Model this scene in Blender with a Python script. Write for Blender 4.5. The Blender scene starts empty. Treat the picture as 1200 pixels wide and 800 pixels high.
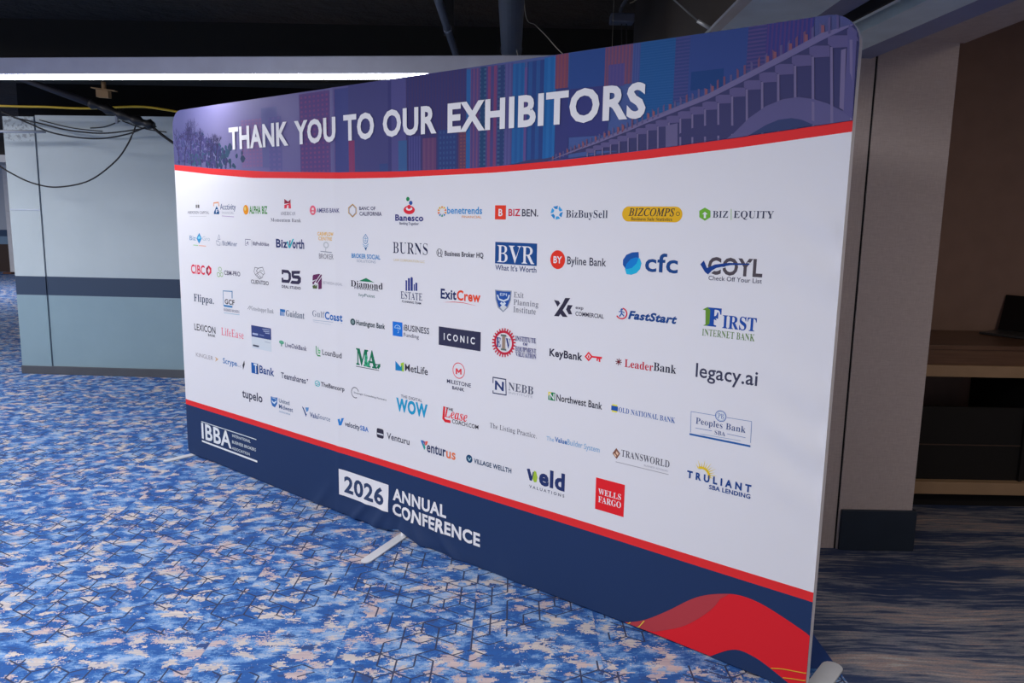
import bpy, bmesh, math, random, json
from mathutils import Vector, Matrix
D = bpy.data; SC = bpy.context.scene; COL = SC.collection
R = math.radians

# ------------------------------------------------------------------ camera, light, exposure
F_PX, PITCH, ROLL, CAM_H = 907.8, 0.1555, 0.0182, 1.6286
cd = D.cameras.new('camera'); cam = D.objects.new('camera', cd); COL.objects.link(cam)
cd.sensor_width = 36; cd.lens = 36 * F_PX / 1200; cd.clip_start = 0.05; cd.clip_end = 200
fw = Vector((0, math.cos(PITCH), -math.sin(PITCH))); rt = Vector((1, 0, 0)); up = rt.cross(fw)
c_, s_ = math.cos(ROLL), math.sin(ROLL)
r2 = c_ * rt + s_ * up; u2 = -s_ * rt + c_ * up
m = Matrix((r2, u2, -fw)).transposed().to_4x4(); m.translation = (0, 0, CAM_H)
cam.matrix_world = m; SC.camera = cam
SC.view_settings.view_transform = 'Standard'; SC.view_settings.look = 'None'
SC.view_settings.exposure = 0.14; SC.view_settings.gamma = 1.0; SC.view_settings.use_curve_mapping = False
wd = D.worlds.new('world'); SC.world = wd; wd.use_nodes = True
wd.node_tree.nodes['Background'].inputs[0].default_value = (0.74, 0.78, 0.95, 1)
wd.node_tree.nodes['Background'].inputs[1].default_value = 0.30

def area(name, loc, sx, sy, watts, colour=(1, .97, 1.0), rot=(0, 0, 0)):
    l = D.lights.new(name, 'AREA'); l.shape = 'RECTANGLE'; l.size = sx; l.size_y = sy; l.energy = watts; l.color = colour
    o = D.objects.new(name, l); COL.objects.link(o); o.location = loc; o.rotation_euler = rot
    return o
# the lobby's own ceiling lamps, left of and behind the camera
LC = (0.95, 0.91, 0.94)
area('ceiling_lamp_light', (-3.3, 1.6, 3.1), 2.4, 1.2, 115, LC)
area('ceiling_lamp_light', (-1.3, 0.2, 3.1), 2.4, 1.2, 105, LC)
area('ceiling_lamp_light', (-7.0, 5.2, 3.1), 2.4, 1.2, 210, LC)
area('added_niche_fill', (3.3, 1.2, 2.95), .9, .9, 26, (1, .86, .74))  # added warm fill that lifts the pier and counter, no fixture behind it
area('ceiling_lamp_light', (-12.0, 14.0, 3.1), 3, 3, 300, LC)

LED = 17.5
# ------------------------------------------------------------------ materials
def lin(h):
    o = []
    for i in (0, 2, 4):
        c = int(h[i:i + 2], 16) / 255
        o.append(c / 12.92 if c <= .04045 else ((c + .055) / 1.055) ** 2.4)
    return o
class NT:
    def __init__(s, name):
        s.m = D.materials.new(name); s.m.use_nodes = True; s.t = s.m.node_tree; s.n = s.t.nodes
        s.b = s.n['Principled BSDF']
    def new(s, typ, ins=None, **kw):
        n = s.n.new(typ)
        for k, v in kw.items(): setattr(n, k, v)
        for k, v in (ins or {}).items():
            if hasattr(v, 'is_linked') or hasattr(v, 'links'): s.t.links.new(v, n.inputs[k])
            else: n.inputs[k].default_value = v
        return n
    def math(s, op, a, b=None, c=None):
        ins = {0: a}
        if b is not None: ins[1] = b
        if c is not None: ins[2] = c
        return s.new('ShaderNodeMath', ins, operation=op).outputs[0]
    def mix(s, f, a, b):
        n = s.n.new('ShaderNodeMix'); n.data_type = 'RGBA'
        for k, v in ((0, f), (6, a), (7, b)):
            if hasattr(v, 'links'): s.t.links.new(v, n.inputs[k])
            else: n.inputs[k].default_value = (*v, 1) if isinstance(v, (tuple, list)) and len(v) == 3 else v
        return n.outputs[2]
    def ramp(s, f, stops, interp='LINEAR'):
        n = s.n.new('ShaderNodeValToRGB'); s.t.links.new(f, n.inputs[0]); cr = n.color_ramp; cr.interpolation = interp
        while len(cr.elements) < len(stops): cr.elements.new(.5)
        for e, (p, c) in zip(cr.elements, stops): e.position = p; e.color = (*c, 1)
        return n.outputs[0]
    def noise(s, vec, scale, detail=3, rough=.5, dist=0):
        return s.new('ShaderNodeTexNoise', {'Vector': vec, 'Scale': scale, 'Detail': detail, 'Roughness': rough, 'Distortion': dist}).outputs[0]
    def obj(s): return s.new('ShaderNodeTexCoord').outputs['Object']
    def sep(s, v): return s.new('ShaderNodeSeparateXYZ', {0: v}).outputs
    def comb(s, x, y, z=0.0): return s.new('ShaderNodeCombineXYZ', {0: x, 1: y, 2: z}).outputs[0]
    def base(s, c):
        if hasattr(c, 'links'): s.t.links.new(c, s.b.inputs['Base Color'])
        else: s.b.inputs['Base Color'].default_value = (*c, 1)
    def bump(s, h, st=.3, d=.01):
        n = s.new('ShaderNodeBump', {'Height': h, 'Strength': st, 'Distance': d}); s.t.links.new(n.outputs[0], s.b.inputs['Normal'])
CACHE = {}
def plain(name, hexc, rough=.6, metal=0.0, k=(1, 1, 1), mottle=.06, scale=8):
    """procedural paint: a flat colour with a faint mottle"""
    key = (name, hexc)
    if key in CACHE: return CACHE[key]
    t = NT(name); c = [min(.9, a * b) for a, b in zip(lin(hexc), k)]
    n = t.noise(t.obj(), scale, 4)
    f = t.ramp(n, [(.3, [x * (1 - mottle) for x in c]), (.7, [min(1, x * (1 + mottle)) for x in c])])
    t.base(f); t.b.inputs['Roughness'].default_value = rough; t.b.inputs['Metallic'].default_value = metal
    CACHE[key] = t.m; return t.m
KI = (1.25, 1.25, 1.04)
def ink(hexc, dim=.78):
    key = ('ink', hexc, dim)
    if key in CACHE: return CACHE[key]
    t = NT('printed_ink_' + hexc); c = lin(hexc); k = dim if max(c) < .35 else 1.0
    t.base([min(.86, a * b * k) for a, b in zip(c, KI)])
    t.b.inputs['Roughness'].default_value = .75; t.b.inputs['Specular IOR Level'].default_value = .2
    CACHE[key] = t.m; return t.m
def window_ink(c1, c2, cw, ch, kind):
    key = ('win', c1, c2, cw, ch)
    if key in CACHE: return CACHE[key]
    t = NT('printed_building_' + c1); xs = t.sep(t.obj())
    a = [x * y for x, y in zip(lin(c1), KI)]; b = [x * y for x, y in zip(lin(c2 or c1), KI)]
    def grid(v, cell):
        return t.math('GREATER_THAN', t.math('FRACT', t.math('DIVIDE', v, cell)), .52)
    gx = grid(xs[0], max(cw, 1) / 1000); gz = grid(xs[2], max(ch, 1) / 1000)
    f = {'w': lambda: t.math('MULTIPLY', gx, gz), 'v': lambda: gx, 'h': lambda: gz, 'n': lambda: 0.0}[kind]()
    n = t.noise(t.obj(), 9, 5, .65)
    fac = t.math('MULTIPLY', f, t.math('MULTIPLY', n, 1.1)) if kind != 'n' else 0.0
    col = t.mix(fac, a, b)
    col = t.mix(t.math('MULTIPLY', n, .3), col, tuple(x * .75 for x in a))
    t.base(col); t.b.inputs['Roughness'].default_value = .75; t.b.inputs['Specular IOR Level'].default_value = .2
    CACHE[key] = t.m; return t.m

# ------------------------------------------------------------------ object helpers
def link(name, me, mats, parent=None, loc=None):
    o = D.objects.new(name, me); COL.objects.link(o)
    for mm in (mats if isinstance(mats, (list, tuple)) else [mats]): me.materials.append(mm)
    if parent: o.parent = parent
    if loc: o.location = loc
    return o
def tag(o, label, cat, group=None):
    o['label'] = label; o['category'] = cat
    if group: o['group'] = group
    return o
def struct(o): o['kind'] = 'structure'; return o
def empty(name, loc, rz=0):
    o = D.objects.new(name, None); COL.objects.link(o); o.location = loc; o.rotation_euler = (0, 0, rz); o.empty_display_size = .1
    return o
class MB:
    def __init__(s): s.bm = bmesh.new()
    def box(s, x0, x1, y0, y1, z0, z1, bev=0, mi=0):
        vs = [s.bm.verts.new((x, y, z)) for x in (x0, x1) for y in (y0, y1) for z in (z0, z1)]
        fs = [s.bm.faces.new([vs[i] for i in f]) for f in ((0, 1, 3, 2), (4, 6, 7, 5), (0, 4, 5, 1), (2, 3, 7, 6), (0, 2, 6, 4), (1, 5, 7, 3))]
        for f in fs: f.material_index = mi
        if bev: bmesh.ops.bevel(s.bm, geom=list({e for f in fs for e in f.edges}), offset=bev, segments=2, affect='EDGES', profile=.5)
        return s
    def prism(s, pts, z0, z1):
        a = [s.bm.verts.new((x, y, z0)) for x, y in pts]; b = [s.bm.verts.new((x, y, z1)) for x, y in pts]
        n = len(pts); s.bm.faces.new(a[::-1]); s.bm.faces.new(b)
        for i in range(n): s.bm.faces.new((a[i], a[(i + 1) % n], b[(i + 1) % n], b[i]))
        return s
    def tube(s, pts, r, seg=10, cap=True):
        pts = [Vector(p) for p in pts]; rs = r if isinstance(r, (list, tuple)) else [r] * len(pts); rings = []
        for i, p in enumerate(pts):
            d = (pts[min(i + 1, len(pts) - 1)] - pts[max(i - 1, 0)]).normalized()
            a = d.orthogonal().normalized() if abs(d.z) > .9 else d.cross(Vector((0, 0, 1))).normalized()
            b = d.cross(a)
            rings.append([s.bm.verts.new(p + rs[i] * (math.cos(t) * a + math.sin(t) * b)) for t in [2 * math.pi * k / seg for k in range(seg)]])
        for A, B in zip(rings, rings[1:]):
            for k in range(seg):
                f = s.bm.faces.new((A[k], A[(k + 1) % seg], B[(k + 1) % seg], B[k])); f.smooth = True
        if cap: s.bm.faces.new(rings[0][::-1]); s.bm.faces.new(rings[-1])
        return s
    def done(s, name, mats, parent=None, loc=None):
        bmesh.ops.recalc_face_normals(s.bm, faces=s.bm.faces)
        me = D.meshes.new(name); s.bm.to_mesh(me); s.bm.free()
        return link(name, me, mats, parent, loc)
def spline(pts, n=8):
    out = []; pts = [Vector(p) for p in pts]
    for i in range(len(pts) - 1):
        p0, p1, p2, p3 = pts[max(i - 1, 0)], pts[i], pts[i + 1], pts[min(i + 2, len(pts) - 1)]
        for k in range(n):
            t = k / n
            out.append(.5 * (2 * p1 + (p2 - p0) * t + (2 * p0 - 5 * p1 + 4 * p2 - p3) * t * t + (3 * p1 - p0 - 3 * p2 + p3) * t ** 3))
    out.append(pts[-1]); return out

# ------------------------------------------------------------------ floor
def carpet_blue():
    t = NT('blue_camouflage_carpet'); P = t.obj(); x, y, _ = t.sep(P)
    row = t.math('FLOOR', t.math('MULTIPLY', y, 215))
    rj = t.new('ShaderNodeTexWhiteNoise', {'W': row}, noise_dimensions='1D').outputs[0]
    plank = t.math('FLOOR', t.math('MULTIPLY', t.math('ADD', x, 1.64), 2.0))
    pj = t.new('ShaderNodeTexWhiteNoise', {'W': plank}, noise_dimensions='1D').outputs[0]
    xs = t.math('ADD', t.math('MULTIPLY', x, 1.0), t.math('MULTIPLY', rj, .030))
    yq = t.math('DIVIDE', row, 215)
    vx = t.math('ADD', t.math('MULTIPLY', xs, 7.6), t.math('MULTIPLY', pj, 7.0))
    vec = t.comb(vx, t.math('MULTIPLY', yq, 8.2), t.math('MULTIPLY', pj, 1.2))
    n1 = t.noise(vec, 1.45, 7, .66); n2 = t.noise(t.comb(vx, t.math('MULTIPLY', yq, 8.2), 9.0), 1.75, 7, .64)
    n3 = t.noise(t.comb(vx, t.math('MULTIPLY', yq, 8.2), 21.0), 1.5, 6, .62)
    fine = t.noise(t.comb(t.math('MULTIPLY', x, 60), t.math('MULTIPLY', y, 480), 0.0), 1.0, 2, .6)
    col = t.ramp(n1, [(0, NAVY), (.37, DEEP), (.478, MID), (.522, LIGHT), (.58, PALE)], 'CONSTANT')
    pk = t.noise(t.comb(vx, t.math('MULTIPLY', yq, 8.2), 33.0), .8, 2)
    cream = t.mix(t.math('GREATER_THAN', pk, .55), CREAM, PINK)
    col = t.mix(t.math('GREATER_THAN', n2, .555), col, cream)
    col = t.mix(t.math('GREATER_THAN', n3, .63), col, NAVY)
    # broken isometric line pattern
    s = .068; msk = None; region = t.math('GREATER_THAN', t.noise(t.comb(x, y, 3.0), 2.0, 3), .465)
    for k, a in enumerate((0, 60, 120)):
        ca, sa = math.cos(R(a)), math.sin(R(a))
        d = t.math('DIVIDE', t.math('ADD', t.math('MULTIPLY', x, ca), t.math('MULTIPLY', y, sa)), s)
        l = t.math('DIVIDE', t.math('ADD', t.math('MULTIPLY', x, -sa), t.math('MULTIPLY', y, ca)), s * 1.1547)
        i = t.math('FLOOR', t.math('ADD', d, .5)); near = t.math('LESS_THAN', t.math('ABSOLUTE', t.math('SUBTRACT', d, i)), .05)
        j = t.math('FLOOR', t.math('ADD', l, t.math('MULTIPLY', i, .5)))
        h = t.new('ShaderNodeTexWhiteNoise', {'Vector': t.comb(i, j, float(k))}, noise_dimensions='3D').outputs[0]
        seg = t.math('MULTIPLY', near, t.math('MULTIPLY', t.math('GREATER_THAN', h, .30), t.math('GREATER_THAN', t.math('ABSOLUTE', t.math('SUBTRACT', t.math('FLOORED_MODULO', t.math('ADD', i, j), 3.0), 1.0)), .5)))
        msk = seg if msk is None else t.math('MAXIMUM', msk, seg)
    col = t.mix(t.math('MULTIPLY', t.math('MULTIPLY', msk, region), .97), col, LINE)
    seam = t.math('LESS_THAN', t.math('ABSOLUTE', t.math('SUBTRACT', t.math('FRACT', t.math('MULTIPLY', t.math('ADD', x, 1.64), 2.0)), .5)), .496)
    col = t.mix(t.math('MULTIPLY', t.math('SUBTRACT', 1.0, seam), .25), col, NAVY)
    col = t.mix(t.math('MULTIPLY', fine, .16), col, (.14, .24, .44))
    col = t.mix(t.math('MULTIPLY', rj, .30), col, (.03, .07, .20))
    t.base(col); t.b.inputs['Roughness'].default_value = .95; t.b.inputs['Specular IOR Level'].default_value = .15
    t.bump(fine, .35, .004); return t.m
NAVY = (.030, .060, .19); DEEP = (.016, .095, .35); MID = (.052, .17, .46); LIGHT = (.17, .33, .62); PALE = (.36, .48, .66); CREAM = (.64, .58, .52); PINK = (.60, .48, .45); LINE = (.03, .026, .045)
def carpet_streak():
    t = NT('streaked_brown_navy_carpet'); P = t.obj(); x, y, _ = t.sep(P)
    wob = t.math('MULTIPLY', t.math('SUBTRACT', t.noise(t.comb(t.math('MULTIPLY', x, .8), t.math('MULTIPLY', y, 1.2), 0.0), 1.5, 2),   .5), .16)
    yy = t.math('ADD', y, wob)
    n = t.noise(t.comb(t.math('MULTIPLY', x, 4.5), t.math('MULTIPLY', yy, 52), 0.0), 1.0, 6, .68)
    n2 = t.noise(t.comb(t.math('MULTIPLY', x, .7), t.math('MULTIPLY', yy, 6.5), 4.0), 1.0, 1, .5)
    f = t.noise(t.comb(t.math('MULTIPLY', x, 110), t.math('MULTIPLY', y, 300), 0.0), 1.0, 3, .7)
    col = t.ramp(t.math('ADD', t.math('MULTIPLY', n, .55), t.math('MULTIPLY', n2, .45)), [(.415, (.010, .038, .13)), (.465, (.035, .06, .14)), (.50, (.17, .19, .25)), (.545, (.30, .29, .32)), (.585, (.44, .32, .29)), (.64, (.52, .50, .48))])
    col = t.mix(t.math('MULTIPLY', t.ramp(f, [(.35, (0, 0, 0)), (.65, (1, 1, 1))]), .46), col, (.05, .055, .09))
    t.base(col); t.b.inputs['Roughness'].default_value = .95; t.bump(f, .5, .006); return t.m
CB = carpet_blue(); CS = carpet_streak()
struct(MB().box(-18, 1.235, -4, 24, -.1, 0).done('floor', CB))
struct(MB().box(1.235, 6, -4, 24, -.1, 0).done('floor', CS))
struct(MB().box(.9, 1.236, 2.665, 8.3, -.002, .0015).done('floor', plain('navy_floor_strip', '163a7a', .95)))  # thin navy strip laid over the blue carpet behind the banner's right end

# ------------------------------------------------------------------ ceiling and walls
def rough_black():
    t = NT('sprayed_black_ceiling'); n = t.noise(t.obj(), 6, 6, .65); n2 = t.noise(t.obj(), .5, 2)
    c = t.ramp(n2, [(.35, (.010, .009, .008)), (.65, (.046, .026, .013))]); t.base(c); t.b.inputs['Roughness'].default_value = .95
    t.bump(n, 1.0, .12); return t.m
BLK = rough_black()
struct(MB().box(-18, 6, -4, 24, 3.3, 3.4).done('ceiling', BLK))
def wall_paint():
    t = NT('two_tone_grey_wall_paint'); P = t.obj(); z = t.sep(P)[2]
    n = t.noise(P, 2.2, 5, .6); sp = t.noise(P, 16, 3, .6)
    up = t.mix(n, (.385, .465, .495), (.47, .55, .575)); lo = t.mix(n, (.195, .295, .345), (.24, .35, .40))
    chips = t.math('GREATER_THAN', sp, .735); lo = t.mix(t.math('MULTIPLY', chips, .5), lo, (.7, .7, .68))
    col = t.mix(t.math('GREATER_THAN', z, .9), lo, up)
    x_ = t.sep(P)[0]; scruff = t.math('MULTIPLY', t.math('MULTIPLY', t.math('GREATER_THAN', z, 2.30), t.math('LESS_THAN', x_, .31)), t.math('GREATER_THAN', t.noise(P, 34, 5, .7), .54))
    col = t.mix(t.math('MULTIPLY', scruff, .55), col, (.10, .11, .13))
    band = t.math('MULTIPLY', t.math('GREATER_THAN', z, .803), t.math('LESS_THAN', z, .99))
    col = t.mix(band, col, (.022, .045, .088)); t.base(col); t.b.inputs['Roughness'].default_value = .55
    t.bump(n, .1, .01); return t.m
WP = wall_paint()
wl = struct(MB().box(.32, 4.6, 0, .5, 0, 2.545).box(0, .31, -.012, .5, 0, 2.53).done('wall_left', WP, None, (-4.965, 7.73, 0))); wl.rotation_euler.z = R(-3)
tr = struct(MB().box(.309, .321, .004, .03, .08, 2.54).done('trim_1', plain('grey_joint', '59667a'), None, (-4.965, 7.73, 0))); tr.rotation_euler.z = R(-3)
tr = struct(MB().box(.01, .31, -.018, -.011, 1.635, 1.65, .002).done('trim_2', plain('wall_ledge', 'b8c4d2'), None, (-4.965, 7.73, 0))); tr.rotation_euler.z = R(-3)
bb = struct(MB().box(-.006, 4.6, -.022, .02, 0, .082, .003).done('baseboard_left', plain('dark_rubber_base', '4a4e55', .6), None, (-4.965, 7.73, 0))); bb.rotation_euler.z = R(-3)
struct(MB().box(-5.2, 2.2, 8.35, 8.5, 0, 3.3).done('wall_back', plain('black_plenum', '121214', .95)))
struct(MB().box(-6.5, 1.2, 7.16, 7.46, 2.80, 3.3).done('trim_17', plain('black_beam', '16140f', .95)))
# far room beyond the opening at left
def far_paint():
    t = NT('far_wall_paint'); P = t.obj(); z = t.sep(P)[2]
    col = t.ramp(t.math('DIVIDE', z, 3.0), [(0, (.07, .045, .035)), (.245, (.22, .36, .52)), (.315, (.04, .09, .18)), (.375, (.50, .57, .66))], 'CONSTANT')
    t.base(col); return t.m
struct(MB().box(-17.9, -8, 21, 21.2, 0, 2.9).done('wall_far', far_paint()))
struct(MB().box(-13.31, -13.12, 20.5, 20.7, 0, 2.8, .01).box(-13.27, -13.0, 20.45, 20.72, 0, 1.62, .01).done('trim_3', plain('white_door_casing', 'dfe3e8')))

# right-hand bulkhead, lintel and pier
GRY = plain('bulkhead_grey_paint', 'd0e4f8', .5); PALE_T = plain('pale_trim', 'd4e8f2', .4); DK = plain('dark_slot', '0c0e14', .9)
SH = plain('slate_band', '8890b4', .6)
def wallpaper():
    t = NT('woven_beige_wallpaper'); P = t.obj(); x, y, z = t.sep(P)
    h = t.noise(t.comb(t.math('MULTIPLY', x, 30), t.math('MULTIPLY', y, 30), t.math('MULTIPLY', z, 300)), 1, 3, .6)
    v = t.noise(t.comb(t.math('MULTIPLY', x, 300), t.math('MULTIPLY', y, 300), t.math('MULTIPLY', z, 20)), 1, 3, .6)
    f = t.math('MULTIPLY', t.math('ADD', h, v), .5)
    t.base(t.ramp(f, [(.35, (.46, .39, .37)), (.65, (.57, .50, .47))])); t.b.inputs['Roughness'].default_value = .8
    t.bump(f, .25, .003); return t.m
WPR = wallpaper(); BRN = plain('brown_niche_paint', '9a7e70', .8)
ZB = 2.40
def strip(name, x0, x1, z0, z1, mat, k=.055, y0=-1, y1=5.6):
    """a ceiling member running along the room, drifting right towards the camera"""
    f = lambda x, y: (x + k * (3.3 - y), y)
    return struct(MB().prism([f(x0, y0), f(x1, y0), f(x1, y1), f(x0, y1)], z0, z1).done(name, mat))
strip('ceiling', .792, 1.12, ZB, ZB + .06, GRY, -.01)
strip('trim_4', .776, .79, ZB - .004, 3.3, plain('bulkhead_fascia', '2e2622', .8), -.01)
strip('trim_5', .770, .812, ZB - .008, ZB + .004, plain('metal_angle', 'b4bcc8', .35, .6), -.01)
strip('trim_6', 1.12, 1.25, ZB + .03, ZB + .09, SH, .03)
strip('trim_7', 1.25, 1.262, ZB - .006, ZB + .05, DK)
strip('trim_8', 1.262, 1.285, ZB - .004, ZB + .06, PALE_T)
strip('trim_9', 1.285, 1.355, ZB + .05, ZB + .09, DK)
strip('trim_10', 1.355, 1.372, ZB - .012, ZB + .09, PALE_T); strip('trim_11', 1.372, 1.385, ZB + .012, ZB + .09, DK)
strip('trim_12', 1.385, 1.537, ZB - .004, ZB + .09, PALE_T)
strip('trim_13', 1.537, 1.668, ZB - .002, ZB + .09, SH)
struct(MB().box(1.60, 2.065, -1, 3.752, 2.472, 2.56).done('trim_14', WPR))
struct(MB().box(2.045, 2.065, -1, 3.752, 2.56, 3.0).done('trim_15', BRN))
struct(MB().box(1.672, 2.042, 3.75, 5.1, 0, 2.482).done('wall_pier', WPR))
struct(MB().box(.9, 1.666, 3.758, 4.0, 0, 2.482).done('wall_return', WPR))
struct(MB().box(1.664, 1.674, 3.757, 3.79, 0, 2.47).done('trim_16', plain('dark_crack', '181412', .9)))
struct(MB().box(1.682, 2.062, 3.735, 5.1, 0, .213, .003).done('baseboard_right', plain('navy_plinth', '1c2a3a', .6)))
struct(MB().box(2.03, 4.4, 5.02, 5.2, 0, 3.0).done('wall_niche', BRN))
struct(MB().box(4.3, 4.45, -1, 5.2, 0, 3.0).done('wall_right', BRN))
struct(MB().box(2.06, 4.45, -1, 5.2, 3.0, 3.1).done('ceiling', plain('niche_ceiling', '3a2e28', .9)))

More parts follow.
